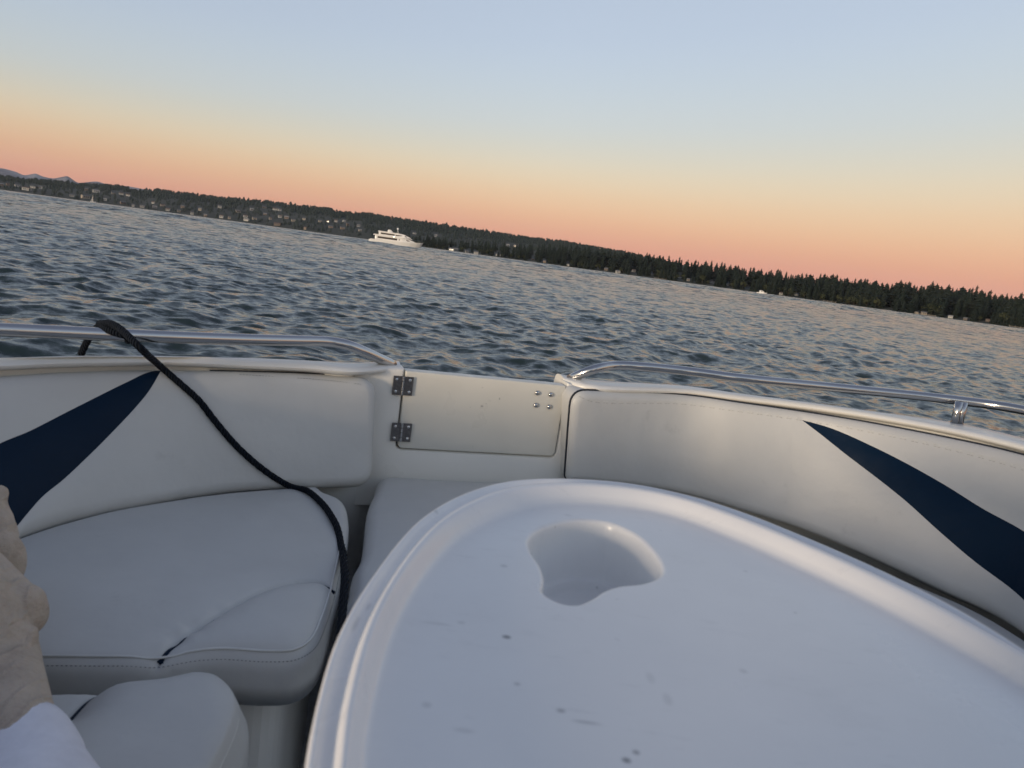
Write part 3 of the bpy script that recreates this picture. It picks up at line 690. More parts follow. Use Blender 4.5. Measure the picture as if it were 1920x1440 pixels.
bm = bmesh.new(); bm.from_mesh(top_.data); bmesh.ops.remove_doubles(bm, verts=bm.verts, dist=2e-5); bmesh.ops.recalc_face_normals(bm, faces=bm.faces); bm.to_mesh(top_.data); bm.free(); top_.data.polygons.foreach_set('use_smooth', np.ones(len(top_.data.polygons), bool))
zt = ZC+ZT-.0055
cr_ = [(-.004, 0), (-.0025, -.0003), (-.001, -.0013), (0, -.003), (.0005, -.008), (.002, -.025), (.004, -.050), (.0046, -.0575), (.0052, -.0585), (.0085, -.0590), (.0092, -.0600), (.0098, -.068), (.0115, -.0705), (.0145, -.0715)]
rings = [np.c_[inset(cup, d), np.full(len(cup), zt+z)] for d, z in cr_]
V, Fc = loft(rings, True); n = len(cup); Fc.append(tuple(range((len(rings)-1)*n, len(rings)*n)))
o = mk('cup_holder', V, Fc, M['table'], TABLE); bm = bmesh.new(); bm.from_mesh(o.data); bmesh.ops.recalc_face_normals(bm, faces=bm.faces)
bm.to_mesh(o.data); bm.free()
if sum(p.normal.z for p in list(o.data.polygons)[-1:]) < 0: o.data.flip_normals()
b = MB(); b.tube([(.19, .42, SOLE+.003), (.19, .42, SOLE+.02), (.19, .42, SOLE+.03), (.19, .42, ZC+ZT-.055)], [.11, .10, .035, .035], 24); b.build('pedestal', M['steel'], TABLE)

# ------------------------------------------------------------------ rope over the left rail
rr = .0069
rp_ = []
def raild(u, v, dz=0, dy=0): return U(u, v, -.249)+np.array([0, dy, dz])
tR = raild(212, 627)
out = LO[70]*0; 
A = [U(146, 672, -.29)+np.array([0, .02, 0]), ]
gd = np.array([-.55, .83, 0])      # outward over the left side
A = [ony(152, 664, tR[1]+.075), ony(166, 636, tR[1]+.05), ony(181, 616, tR[1]+.024)]
A += [ony(190, 608, tR[1]+.005), ony(206, 606, tR[1]-.02), ony(228, 618, tR[1]-.045), ony(258, 648, tR[1]-.075)]
Q = SL.inv([(305,692),(340,722),(372,752),(398,785),(440,834),(500,886),(545,912)]); B_ = atL(Q, rr*.9)
B_[0] += np.array([.01, -.012, .006])
Cq = np.array(XY([(575,931),(603,955),(628,990),(641,1030)])); C_ = on_seat(z1, Cq, rr*.95)
D_ = [ony(646, 1075, 1.20), ony(645, 1120, 1.12), ony(641, 1165, 1.05), ony(636, 1215, .98), ony(628, 1300, .9), np.array([-.19, .86, SOLE+.02]), np.array([-.12, .9, SOLE+.013])]
rope_p = cr(np.vstack([A, B_, C_, D_]), 360)
for i in range(len(rope_p)):      # small lie irregularities
    rope_p[i] += .0012*np.array(noise.noise_vector(Vector(rope_p[i]*14)))
loc = rope_p[0]
b = MB(); b.tube(rope_p, rr*(1+.05*np.sin(np.arange(360)*2.1)), 12)
ro = mk('rope', np.array(b.V), b.F, M['rope']); tag(ro, 'dark navy braided rope looped over the left steel rail and trailing across the seat', 'rope')
# loose turn lying on the rail
lt = cr(np.array([ony(188, 608, tR[1]+.012), ony(200, 616, tR[1]-.012), ony(212, 622, tR[1]-.018), ony(226, 627, tR[1]-.014), ony(236, 630, tR[1]-.004), ony(240, 640, tR[1]+.015)]), 40)
b = MB(); b.tube(lt, np.linspace(.009, .006, 40), 10)
me = ro.data; bm = bmesh.new(); bm.from_mesh(me); base = [bm.verts.new(v) for v in b.V]
for f in b.F: bm.faces.new([base[i] for i in f]).smooth = True
bm.to_mesh(me); bm.free()

# ------------------------------------------------------------------ person: crossed bare feet on the seat, body beside the eye
PERS = thing('person', 'person in white trousers resting crossed bare feet on the near left seat', 'person', (-.1, -.25, ZC+ZS))
ank = ony(8, 1243, .75); hip = np.array([-.02, -.22, ZC+ZS+.12]); kneeA = ank+(ony(40, 1440, .62)-ank)*2.5+np.array([0, 0, .05])
heel = ony(30, 1146, .80)
bA = MB()
def limb(b, P, r, n=24, seg=16): Q = cr(np.c_[P, r], n); b.tube(Q[:, :3], Q[:, 3], seg); b.ball(Q[0, :3], Q[0, 3], nu=12, nv=8); b.ball(Q[-1, :3], Q[-1, 3], nu=12, nv=8)
def foot(b, ank, heel, toe, upv, sgn=1):
    f = toe-heel; L = np.linalg.norm(f); f /= L; upv = upv-f*np.dot(upv, f); upv /= np.linalg.norm(upv); w = np.cross(f, upv)*sgn
    ax = np.array([f, w, upv])
    b.ball(heel, (.036, .031, .036), ax, 16, 10)
    b.ball(heel-upv*.012+f*.004, (.033, .029, .028), ax, 16, 10)
    limb(b, np.array([ank, heel+upv*.035+f*.05, heel+f*.10+upv*.018, toe-f*.055]), np.array([.037, .036, .031, .024]))
    limb(b, np.array([heel, heel+f*.08-upv*.008+w*.018, toe-f*.05+w*.024-upv*.004]), np.array([.031, .022, .022]))
    limb(b, np.array([heel, heel+f*.09+upv*.004-w*.016, toe-f*.045-w*.022]), np.array([.031, .026, .024]))
    b.ball(ank+w*.033, .014); b.ball(ank-w*.033, .014)
    for k, (o, l, r) in enumerate([(-.034, .045, .0135), (-.012, .04, .0105), (.006, .034, .0098), (.022, .026, .0094), (.036, .016, .0088)]):
        p = toe-f*.045+w*o; limb(b, np.array([p, p+f*l*.6+upv*.006, p+f*l]), np.array([r*1.05, r*.95, r*.9]), 10, 10)
bA.ball(ony(-14, 1272, .705), (.026, .022, .026)); bA.ball(ony(44, 1132, .80), (.024, .026, .022))
toeA = heel+np.array([-.20, .02, .10])
foot(bA, ank, heel, toeA, np.array([-.15, -.75, .45]))
limb(bA, np.array([hip+[-.02, 0, 0], (hip+kneeA)/2+[0, 0, .02], kneeA, (kneeA+ank)/2+[0, 0, -.008], ank]), np.array([.085, .072, .050, .036, .035]), 40)
# far foot underneath
heelB = ony(-22, 1098, .93); ankB = ony(-75, 1160, .88); toeB = ony(-18, 945, 1.0)
foot(bA, ankB, heelB, toeB, np.array([-.5, -.7, .1]), -1)
bA.ball(ony(-4, 1055, .93), (.034, .034, .045), None, 16, 10); bA.ball(ony(0, 955, .985), (.0115, .0115, .018)); bA.ball(ony(-12, 1010, .95), (.03, .03, .04))
kneeB = np.array([-.46, .20, ZC-.42]); hipB = hip+[-.17, -.02, 0]
limb(bA, np.array([hipB, (hipB+kneeB)/2+[0, 0, .02], kneeB, (kneeB+ankB)/2, ankB]), np.array([.085, .075, .056, .050, .036]), 40)
# trunk, head and arms behind the eye
tr = np.array([-.10, -.26, ZC+ZS+.11])
limb(bA, np.array([tr, tr+[0, -.06, .2], tr+[.01, -.12, .42], tr+[.01, -.12, .50]]), np.array([.15, .135, .155, .11]), 20, 24)
bA.ball(tr+[0, 0, 0], (.185, .14, .13)); bA.ball(tr+[.01, -.12, .43], (.20, .11, .09))
limb(bA, np.array([tr+[.01, -.12, .48], tr+[.02, -.10, .60]]), np.array([.058, .054]), 8)
hd = tr+[.03, -.10, .72]; bA.ball(hd, (.076, .096, .112), None, 24, 16); bA.ball(hd+[0, .03, -.06], (.055, .062, .06)); bA.ball(hd+[0, .1, -.012], (.012, .018, .022)); bA.ball(hd+[.078, 0, -.01], (.01, .02, .03)); bA.ball(hd+[-.078, 0, -.01], (.01, .02, .03))
for s in (-1, 1):
    sh = tr+[s*.19+.01, -.12, .43]; el = tr+[s*.25, -.02, .18]; wr = tr+[s*.13+.02, .13, .12]
    limb(bA, np.array([sh, (sh+el)/2, el, (el+wr)/2, wr]), np.array([.052, .046, .04, .036, .027]), 24, 14)
    bA.ball(wr+[-s*.02, .05, -.01], (.036, .05, .018))
    for k in range(4): q_ = wr+[-s*.02+(k-1.5)*.018, .09, -.012]; limb(bA, np.array([q_, q_+[0, .04, -.004], q_+[0, .06+.008*(1.5-abs(k-1.5)), -.018]]), np.array([.0095, .009, .008]), 8, 10)
    q_ = wr+[-s*.055, .03, 0]; limb(bA, np.array([q_, q_+[-s*.015, .03, -.002], q_+[-s*.016, .055, -.006]]), np.array([.011, .010, .009]), 8, 10)
body = bA.build('body', M['skin'], PERS)
m = body.modifiers.new('fuse', 'REMESH'); m.mode = 'VOXEL'; m.voxel_size = .0045; m.use_smooth_shade = True
m = body.modifiers.new('soft', 'SMOOTH'); m.factor = .5; m.iterations = 4
# trousers: legs end in a hem above the ankle
bT = MB(); hemA = ony(28, 1418, .645)
def sleeve(b, P, r, n=60, seg=40, seed=0):
    Q = cr(np.c_[P, r], n); P3 = Q[:, :3]; T = np.gradient(P3, axis=0); T /= np.linalg.norm(T, axis=1)[:, None]; V = []; N = np.cross(T[0], [0, 0, 1.]); N /= np.linalg.norm(N)
    for i in range(n):
        N = N-T[i]*np.dot(N, T[i]); N /= np.linalg.norm(N); B = np.cross(T[i], N)
        for k in range(seg):
            a = 2*math.pi*k/seg; d = N*math.cos(a)+B*math.sin(a); p = P3[i]+d*Q[i, 3]; w = noise.noise(Vector(p*16+Vector((seed, 0, 0)) if False else Vector((p*16).tolist())))
            hem = .0025 if i > n-5 else 0
            V.append(p+d*(w*.004+hem+.003*math.sin(a*3+i*.3)))
    # hem lip turned inwards
    L_ = np.array(V[-seg:]); c = L_.mean(0); V += list(c+(L_-c)*.93); V += list(c+(L_-c)*.91-T[-1]*.02)
    b.add(V, [(i*seg+k, i*seg+(k+1) % seg, (i+1)*seg+(k+1) % seg, (i+1)*seg+k) for i in range(n+1) for k in range(seg)])
sleeve(bT, np.array([hip+[-.02, 0, 0], (hip+kneeA)/2+[0, 0, .02], kneeA, (kneeA*.5+hemA*.5), hemA]), np.array([.10, .09, .074, .060, .047]))
hemB = ankB+(kneeB-ankB)*.25
sleeve(bT, np.array([hipB, (hipB+kneeB)/2+[0, 0, .02], kneeB, (kneeB*.55+ankB*.45), hemB]), np.array([.10, .09, .071, .064, .058]), seed=5)
bT.ball(tr+[0, 0, -.01], (.20, .155, .14), None, 28, 18)
bT.build('trousers', M['linen'], PERS)
bS = MB(); limb(bS, np.array([tr+[0, 0, .05], tr+[0, -.06, .2], tr+[.01, -.12, .42], tr+[.01, -.12, .49]]), np.array([.165, .15, .17, .085]), 24, 28); bS.ball(tr+[.01, -.12, .42], (.215, .125, .10), None, 24, 14)
for s in (-1, 1):
    sh = tr+[s*.19+.01, -.12, .43]; el = tr+[s*.25, -.02, .18]; limb(bS, np.array([sh, (sh+el)/2, el]), np.array([.066, .06, .056]), 16, 18)
bS.build('shirt', M['shirt'], PERS)
bH = MB(); bH.ball(hd+[0, -.018, .022], (.083, .098, .105), None, 24, 16); bH.build('hair', M['hair'], PERS)

exec_far = True
# ------------------------------------------------------------------ water
def build_water():
    th_f = np.radians(np.arange(-66, 66.01, .11)); th_c = np.radians(np.arange(68, 292, 2.0)); th = np.r_[th_f, th_c]
    dth = np.r_[np.full(len(th_f), math.radians(.11)), np.full(len(th_c), math.radians(2))]
    r = [1.2]
    while r[-1] < 130: r.append(r[-1]+max(.05, r[-1]*.0042))
    while r[-1] < 1500: r.append(r[-1]*1.0058)
    while r[-1] < 7200: r.append(r[-1]*1.06)
    r = np.array(r); dr = np.gradient(r)
    TH, Rr = np.meshgrid(th, r); cell = np.maximum(np.broadcast_to(dr[:, None], Rr.shape), Rr*np.broadcast_to(dth[None, :], Rr.shape))
    X = (Rr*np.sin(TH)).ravel(); Y = (Rr*np.cos(TH)).ravel(); cell = cell.ravel(); Z = np.zeros_like(X); DX = np.zeros_like(X); DY = np.zeros_like(X)
    g = np.random.default_rng(3)
    N = 84; lam = np.exp(np.linspace(math.log(.16), math.log(6.5), N)); 
    slope = .038*np.exp(-(np.log(lam/.75)/.70)**2)+.036*np.exp(-(np.log(lam/.32)/.6)**2)+.022*np.exp(-(np.log(lam/2.4)/.5)**2)
    wd = math.radians(-72)                     # mean travel direction
    for L, s in zip(lam, slope):
        a = wd+g.normal()*math.radians(34 if L > 1 else 52); k = 2*math.pi/L; ph = g.uniform(0, 6.28); amp = s/k
        fl = np.clip(L/(2.3*cell)-1, 0, 1); m = fl > 0
        if not m.any(): continue
        q = k*(X[m]*math.cos(a)+Y[m]*math.sin(a))+ph; c, sn = np.cos(q)*fl[m], np.sin(q)*fl[m]
        Z[m] += amp*c; DX[m] -= .85*amp*math.cos(a)*sn; DY[m] -= .85*amp*math.sin(a)*sn
    for L in np.exp(np.linspace(math.log(5), math.log(22), 34)):      # the longer chop, open water only
        a = wd+g.normal()*math.radians(34); k = 2*math.pi/L; ph = g.uniform(0, 6.28); amp = .030/k
        rr_ = Rr.ravel(); t_ = np.clip((rr_-70)/170, 0, 1); fl = np.clip(L/(2.3*cell)-1, 0, 1)*t_*t_*(3-2*t_); m = fl > 0
        q = k*(X[m]*math.cos(a)+Y[m]*math.sin(a))+ph; c, sn = np.cos(q)*fl[m], np.sin(q)*fl[m]
        Z[m] += amp*c; DX[m] -= .8*amp*math.cos(a)*sn; DY[m] -= .8*amp*math.sin(a)*sn
    # calm water inside the hull outline stays low
    far = np.clip((6000-Rr.ravel())/4000, 0, 1)
    V = np.stack([X+DX, Y+DY, Z*far], 1).astype(np.float32)
    nr, nt = Rr.shape
    i = np.arange(nr-1)[:, None]*nt; k = np.arange(nt)[None, :]; k2 = (k+1) % nt
    Q = np.stack([(i+k).ravel(), (i+k2).ravel(), (i+nt+k2).ravel(), (i+nt+k).ravel()], 1).astype(np.int32)[:, ::-1]
    me = bpy.data.meshes.new('water'); me.vertices.add(len(V)); me.vertices.foreach_set('co', V.ravel())
    nf = len(Q); me.loops.add(nf*4); me.loops.foreach_set('vertex_index', Q.ravel()); me.polygons.add(nf)
    me.polygons.foreach_set('loop_start', np.arange(0, nf*4, 4, dtype=np.int32)); me.polygons.foreach_set('loop_total', np.full(nf, 4, np.int32))
    me.polygons.foreach_set('use_smooth', np.ones(nf, bool)); me.update(); me.validate()
    me.materials.append(M['water']); o = bpy.data.objects.new('water', me); COL.objects.link(o); structure(o)
build_water()

# ------------------------------------------------------------------ shores
def azel(u, v):
    d = ray(u, v); h = math.hypot(d[0], d[1]); return math.atan2(d[0], d[1]), d[2]/h
sky_far = [(-420,285),(-300,300),(-150,312),(-60,320),(0,327),(40,332),(100,336),(137,341),(225,346),(262,355),(300,353),(337,358),(400,366),(475,372),(540,380),(615,388),(640,395),(690,398),(740,406),(815,417),(890,428),(965,439),(1056,450),(1121,461),(1180,472),(1260,490),(1350,512)]
sky_near = [(735,446),(765,440),(800,440),(850,448),(900,452),(940,451),(1000,458),(1056,459),(1121,463),(1160,468),(1212,472),(1264,482),(1343,490),(1395,498),(1456,503),(1484,512),(1549,510),(1571,510),(1594,519),(1655,523),(1689,522),(1698,527),(1745,527),(1802,537),(1838,537),(1866,547),(1903,548),(1960,552),(2100,570),(2300,600),(2500,630)]
AF = np.array([azel(u, v) for u, v in sky_far]); AN = np.array([azel(u, v) for u, v in sky_near])
def d_far(a): return np.interp(a, np.radians([-50, -34, -20, -9, 5, 20]), [2700, 2450, 2200, 1900, 1800, 1800])
def d_near(a): return np.interp(a, np.radians([-11, -8, 0, 8, 16, 26, 36, 60]), [1420, 1340, 1180, 1050, 960, 880, 820, 760])
def e_far(a): return np.interp(a, AF[:, 0], AF[:, 1])
def e_near(a): return np.interp(a, AN[:, 0], AN[:, 1])
FD, ND = 620., 260.
def h_far(a, t):     # ground height on the far hill, t 0..1 from the shore to the ridge
    D = d_far(a); Hr = np.maximum(2, e_far(a)*(D+FD)+ZC-8.5); return Hr*(.04*np.minimum(1, t*20)+.96*np.clip(t, 0, 1)**.85)
def h_near(a, t):
    D = d_near(a); Hr = np.maximum(2, (e_near(a)*(D+ND)+ZC)*.42); return Hr*(.07*np.minimum(1, t*20)+.93*np.clip(t, 0, 1)**1.1)
def terrain(name, a0, a1, dist, dep, hf, na, nt, mat):
    A = np.linspace(a0, a1, na); T = np.r_[-.02, np.linspace(0, 1, nt), 1.3]; rows = []
    for t in T:
        D = dist(A)+dep*t+(0 if t <= 0 else 0); h = hf(A, max(t, 0)) if t >= 0 else np.full(na, -2.)
        if t > 1: h = hf(A, 1.0)*.4
        if 0 <= t <= 1: h = h*(1+.05*np.array([noise.noise(Vector((a*30, t*4, 1))) for a in A]))
        rows.append(np.c_[D*np.sin(A), D*np.cos(A), h])
    V, Fc = loft(rows); o = mk(name, V, Fc, mat); structure(o); return o
terrain('far_hill', math.radians(-52), math.radians(18), d_far, FD, h_far, 260, 16, M['ground'])
terrain('near_shore', math.radians(-10.2), math.radians(62), d_near, ND, h_near, 220, 12, M['ground'])
# snowy range far behind the left shore
ridge = [(-500,255),(-380,262),(-260,280),(-180,268),(-120,292),(-60,300),(-20,312),(8,316),(30,322),(45,328),(60,326),(66,325),(82,331),(100,334),(118,331),(126,330),(136,336),(146,342),(165,341),(182,340),(200,345),(240,349),(300,360)]
DM = 6500.
def mountains():
    R_ = cr(ridge, 240); A = np.array([azel(u, v) for u, v in R_]); n = len(A); rows = []
    for t in np.linspace(0, 1, 14):
        jag = np.array([noise.noise(Vector((a[0]*60, t*5, 2)))*.25+noise.noise(Vector((a[0]*160, t*9, 7)))*.15 for a in A])
        h = (A[:, 1]*DM)*(t**1.25)*(1+jag*(1-t)) ; D = DM-1600*(1-t)+200*jag*(1-t); rows.append(np.c_[D*np.sin(A[:, 0]), D*np.cos(A[:, 0]), np.where(t == 0, -20, h)])
    rows.append(np.c_[(DM+1200)*np.sin(A[:, 0]), (DM+1200)*np.cos(A[:, 0]), np.full(n, -20.)])
    V, Fc = loft(rows); m = Nt('snow_and_rock'); c = m.ramp(m.noise(.0025, 6, .65), [(.40, (.15, .14, .155)), (.62, (.34, .32, .335))])
    o = mk('mountains', V, Fc, m.done(c, .9)); structure(o)
mountains()

# ------------------------------------------------------------------ trees
def conifer(seed, H=28., spread=.17, mat=None):
    r = random.Random(seed); V = []; Fc = []; Mi = []
    def tri(a, b, c, m): k = len(V); V.extend([a, b, c]); Fc.append((k, k+1, k+2)); Mi.append(m)
    b = MB(); b.tube([(0, 0, -1), (0, 0, H*.5), (0, 0, H*.97)], [H*.013, H*.009, H*.002], 6, 1); V += b.V; Fc += b.F; Mi += [1]*len(b.F)
    nW = 17; lean = r.uniform(-.01, .01)
    for w in range(nW):
        t = w/(nW-1); z = H*(.10+.86*t); R0 = H*spread*(1-t)**.55*(.6+.7*r.random())+H*.02
        nb = 9 if t < .7 else 6
        for k in range(nb):
            if r.random() < .12: continue
            a = 2*math.pi*(k+r.random()*.8)/nb; R = R0*r.uniform(.6, 1.15); dr = R*r.uniform(.15, .5); wd = R*r.uniform(.28, .45)
            c, s = math.cos(a), math.sin(a); tip = (R*c, R*s, z-dr); l = (R*.45*c-wd*s, R*.45*s+wd*c, z-dr*.35-.3); rr_ = (R*.45*c+wd*s, R*.45*s-wd*c, z-dr*.35-.3); root = (0, 0, z+H*.035)
            tri(root, l, tip, 0); tri(root, tip, rr_, 0); tri(l, (R*.25*c, R*.25*s, z-dr-.9), tip, 0)
    tri((0, 0, H), (.3, 0, H*.93), (-.2, .25, H*.93), 0); tri((0, 0, H), (-.2, -.25, H*.93), (.3, 0, H*.93), 0)
    return np.array(V), Fc, Mi
def clump(seed, H=12., n=150):
    """broadleaf: trunk plus many leaf clumps through an uneven crown"""
    r = random.Random(seed); V = []; Fc = []; Mi = []
    b = MB(); b.tube([(0, 0, -1), (0, 0, H*.6)], [H*.02, H*.01], 6, 1); V += b.V; Fc += b.F; Mi += [1]*len(b.F)
    lob = [(r.uniform(-.25, .25)*H, r.uniform(-.25, .25)*H, H*r.uniform(.4, .78), H*r.uniform(.16, .27)) for _ in range(7)]
    for _ in range(n):
        x, y, z, R = r.choice(lob); d = Vector((r.gauss(0, 1), r.gauss(0, 1), r.gauss(0, 1))).normalized()*R*r.uniform(.75, 1.05); p = Vector((x, y, z))+d
        u_ = d.cross(Vector((.3, .2, 1))).normalized()*H*.075; w_ = d.cross(u_).normalized()*H*.075*r.uniform(.6, 1.2); k = len(V)
        V += [tuple(p+u_), tuple(p+w_), tuple(p-u_), tuple(p-w_)]; Fc.append((k, k+1, k+2, k+3)); Mi.append(0)
    return np.array(V), Fc, Mi
protoC = []
for s in range(6):
    V, Fc, Mi = conifer(s, 28, [.20, .24, .36, .22, .42, .19][s]); me = bpy.data.meshes.new('conifer'); me.from_pydata([tuple(v) for v in V], [], Fc); me.materials.append(M['conifer']); me.materials.append(M['bark']); me.polygons.foreach_set('material_index', np.array(Mi, np.int32)); me.update(); protoC.append(me)
protoB = []
for s in range(3):
    V, Fc, Mi = clump(s); me = bpy.data.meshes.new('broadleaf_tree'); me.from_pydata([tuple(v) for v in V], [], Fc); me.materials.append(M['broad']); me.materials.append(M['bark']); me.polygons.foreach_set('material_index', np.array(Mi, np.int32)); me.update(); protoB.append(me)
# houses first, so trees leave them in view
HOUSES = [(2,346),(15,345),(32,347),(50,354),(62,350),(75,351),(135,366),(160,369),(162,355),(180,358),(212,361),(227,362),(240,365),(197,373),(230,379),(250,385),(267,386),(287,379),(290,387),(305,384),(315,392),(335,395),(342,387),(360,400),(375,392),(385,402),(412,387),(415,405),(430,407),(447,396),(460,405),
 (445,395),(462,411),(477,409),(472,392),(495,388),(497,400),(515,391),(524,392),(520,419),(525,405),(507,409),(537,407),(550,412),(570,410),(572,427),(600,414),(615,414),(620,424),(630,414),(645,414),(642,427),(652,420),(672,422),(675,431),
 (777,436),(817,441),(847,469),(855,467),(875,471),(892,475),(952,459),(966,461),(934,477),(999,485),(1021,489),(1065,495),(1121,500),(1137,504),(1158,510),(1188,507),(1223,513),(1274,518),(1290,524),(1335,528),(1366,533),(1397,534),(1402,534),(1464,549),(1494,551),(1664,572),(1700,573),(1717,587),(1731,590),(1782,593),(1810,597),(1824,591),(1852,600)]
BIG = {(160,369): 2.0, (50,354): 1.7, (180,358): 1.6, (620,424): 1.5, (520,419): 1.5, (642,427): 1.3, (1121,500): 1.3, (1335,528): 1.5, (1824,591): 1.6, (1700,573): 1.6, (847,469): 1.2, (672,422): 1.2, (1274,518): 1.2, (462,411): 1.5}
def on_ground(u, v, near):
    a, e = azel(u, v); best = None
    D0, dep, hf = (d_near(a), ND, h_near) if near else (d_far(a), FD, h_far)
    for t in np.linspace(.012, .97, 120):
        D = D0+dep*t; z = float(hf(a, t)); 
        if (z-ZC)/D >= e: best = (a, t, D, z); break
    if best is None: t = .9; best = (a, t, D0+dep*t, float(hf(a, t)))
    if best[1] < .02: t = .02; best = (a, t, D0+dep*t, float(hf(a, t)))
    return best
def near_house(u): return u > 835 and u not in (952, 966)
HP = []
for (u, v) in HOUSES:
    nr = near_house(u); a, t, D, z = on_ground(u, v+3, nr); HP.append((u, v, nr, a, t, D, z))
hr = random.Random(11)
def make_house(u, v, nr, a, t, D, z, idx):
    k = BIG.get((u, v), 1.0); wall = hr.choice(['cream', 'white', 'cream', 'tan', 'grey', 'white', 'brown']); roof = hr.choice(['grey', 'brown', 'grey', 'pale'])
    px = D/F
    W = px*hr.uniform(4.2, 7.5)*k*(1.1 if nr else 1); Hh = px*hr.uniform(2.2, 3.6)*(1+.25*(k-1)); Dp = W*.6; Rf = px*hr.uniform(.9, 1.6)
    two = Hh > px*3.0
    if nr:
        seg = ('left of the motorboat' if 1180 < u < 1428 else 'right of the motorboat' if 1428 <= u < 1600 else 'near the right end' if u >= 1600 else 'just right of the yacht' if u < 920 else 'amid the shore')
        tier = 'close to the water' if t < .12 else 'among conifers'
        lab = f"{'two-storey' if two else 'low'} {wall} house, {roof} roof, {tier} {seg}"; grp = 'houses along the wooded right shore'
    else:
        seg = ('below snowy mountains' if u < 110 else 'right of snowy mountains' if u < 300 else 'mid town' if u < 480 else 'left of the yacht' if u < 690 else 'above the yacht bow')
        tier = 'waterside' if t < .10 else 'low' if t < .4 else 'high'
        lab = f"{'wide' if k > 1.1 else 'small'} {wall} house, {roof} roof, {tier} on the far hill, {seg}"; grp = 'houses on the far hillside'
    x, y = D*math.sin(a), D*math.cos(a); yaw = -a+hr.uniform(-.5, .5)
    root = thing('house', lab, 'house', (x, y, z), grp); root.rotation_euler.z = yaw
    def kid(name, V, Fc, mat, par=root):
        me = bpy.data.meshes.new(name); me.from_pydata([tuple(map(float, p)) for p in V], [], Fc); me.materials.append(mat); me.update(); o = bpy.data.objects.new(name, me); COL.objects.link(o); o.parent = par; return o
    b = MB(); b.box((0, 0, Hh/2-1.5), (W/2, Dp/2, Hh/2+1.5)); b.add([(-W/2, -Dp/2, Hh), (-W/2, Dp/2, Hh), (-W/2, 0, Hh+Rf*.96), (W/2, -Dp/2, Hh), (W/2, Dp/2, Hh), (W/2, 0, Hh+Rf*.96)], [(0, 1, 2), (3, 5, 4)])
    kid('wall', b.V, b.F, MW[wall])
    ov = W*.05; b = MB(); th = .25
    V = []
    for s in (-1, 1):
        b.add([(-W/2-ov, s*(Dp/2+ov), Hh-ov*.6), (W/2+ov, s*(Dp/2+ov), Hh-ov*.6), (W/2+ov, 0, Hh+Rf), (-W/2-ov, 0, Hh+Rf), (-W/2-ov, s*(Dp/2+ov), Hh-ov*.6+th), (W/2+ov, s*(Dp/2+ov), Hh-ov*.6+th), (W/2+ov, 0, Hh+Rf+th), (-W/2-ov, 0, Hh+Rf+th)], [(0,1,2,3),(4,5,6,7),(0,1,5,4),(1,2,6,5),(0,3,7,4)])
    kid('roof', b.V, b.F, MR[roof])
    nwin = 3 if k > 1.1 else 2
    for i in range(nwin):
        xx = (i-(nwin-1)/2)*W*.8/nwin; b = MB(); b.box((xx, -Dp/2-.04, Hh*.55), (W*.26/nwin, .06, Hh*.17)); kid('window', b.V, b.F, M['pane'])
for i, h in enumerate(HP): make_house(*h, i)
HPX = np.array([(u, v) for u, v in HOUSES], float)
def clear(u, v0, v1, w=6):   # would a tree at column u spanning v1..v0 (top..bottom) hide a house?
    m = (np.abs(HPX[:, 0]-u) < w) & (HPX[:, 1] > v1-1) & (HPX[:, 1] < v0+4); return not m.any()
# conifers on the nearer right shore: 300 individuals in rows, the rest as one mass
cand = []
tr_ = random.Random(5)
uu = 772.
while uu < 1985:
    for row, (t, fr) in enumerate([(.03, .50), (.10, .62), (.22, .78), (.38, .90), (.62, 1.0), (.9, 1.0)]):
        u = uu+tr_.uniform(-5, 5); a, _ = azel(u, np.interp(u, [p[0] for p in sky_near], [p[1] for p in sky_near]))
        tt = max(.012, t+tr_.uniform(-.03, .05)); D = float(d_near(a))+ND*tt; z = float(h_near(a, tt))
        topE = float(e_near(a))*D+ZC-z
        Ht = topE*fr*(.95+.13*noise.noise(Vector((u*.035, row*.7, 3))))*tr_.choice([.72, .82, .90, .95, 1.0, 1.05])*tr_.uniform(.95, 1.04)
        if Ht < 6: continue
        x, y = D*math.sin(a), D*math.cos(a); pb = proj(np.array([x, y, z])); pt_ = proj(np.array([x, y, z+Ht]))
        if not clear(pb[0], pb[1], pt_[1]) and tr_.random() < .93: continue
        cand.append((Ht/D, x, y, z-.3, Ht, row))
    uu += tr_.uniform(6.0, 10.5)
cand.sort(reverse=True)
vis = [c for c in cand if c[5] >= 0]; ind = vis[:300]; rest = vis[300:]
for c in ind:
    o = bpy.data.objects.new('conifer', tr_.choice(protoC)); COL.objects.link(o); o.location = c[1:4]; s = c[4]/28; k_ = tr_.uniform(1.0, 1.8); o.scale = (s*k_*tr_.uniform(.85, 1.15), s*k_*tr_.uniform(.85, 1.15), s); o.rotation_euler.z = tr_.uniform(0, 6.28)
    tag(o, 'tall dark conifer standing in the dense wood along the right shore', 'tree', 'conifers along the right shore')
def merged(name, items, mats, label=None):
    Vs, Fs, Ms = [], [], []; n = 0
    for V, Fc, Mi in items: Vs.append(V); Fs += [tuple(i+n for i in f) for f in Fc]; Ms += Mi; n += len(V)
    o = mk(name, np.concatenate(Vs), Fs, None, None, False, mats, Ms); o['kind'] = 'stuff'; return o
def xf(V, loc, s, rz):
    c, sn = math.cos(rz), math.sin(rz); s = np.broadcast_to(np.asarray(s, float), (3,)); Q = V*s; return np.c_[Q[:, 0]*c-Q[:, 1]*sn, Q[:, 0]*sn+Q[:, 1]*c, Q[:, 2]]+np.asarray(loc)
CP = [conifer(s+20, 28, .22) for s in range(4)]; BP = [clump(s+30, 12, 90) for s in range(4)]
items = []
for c in rest: V, Fc, Mi = tr_.choice(CP); items.append((xf(V, c[1:4], c[4]/28*1.15, tr_.uniform(0, 6.28)), Fc, Mi))
k = 0
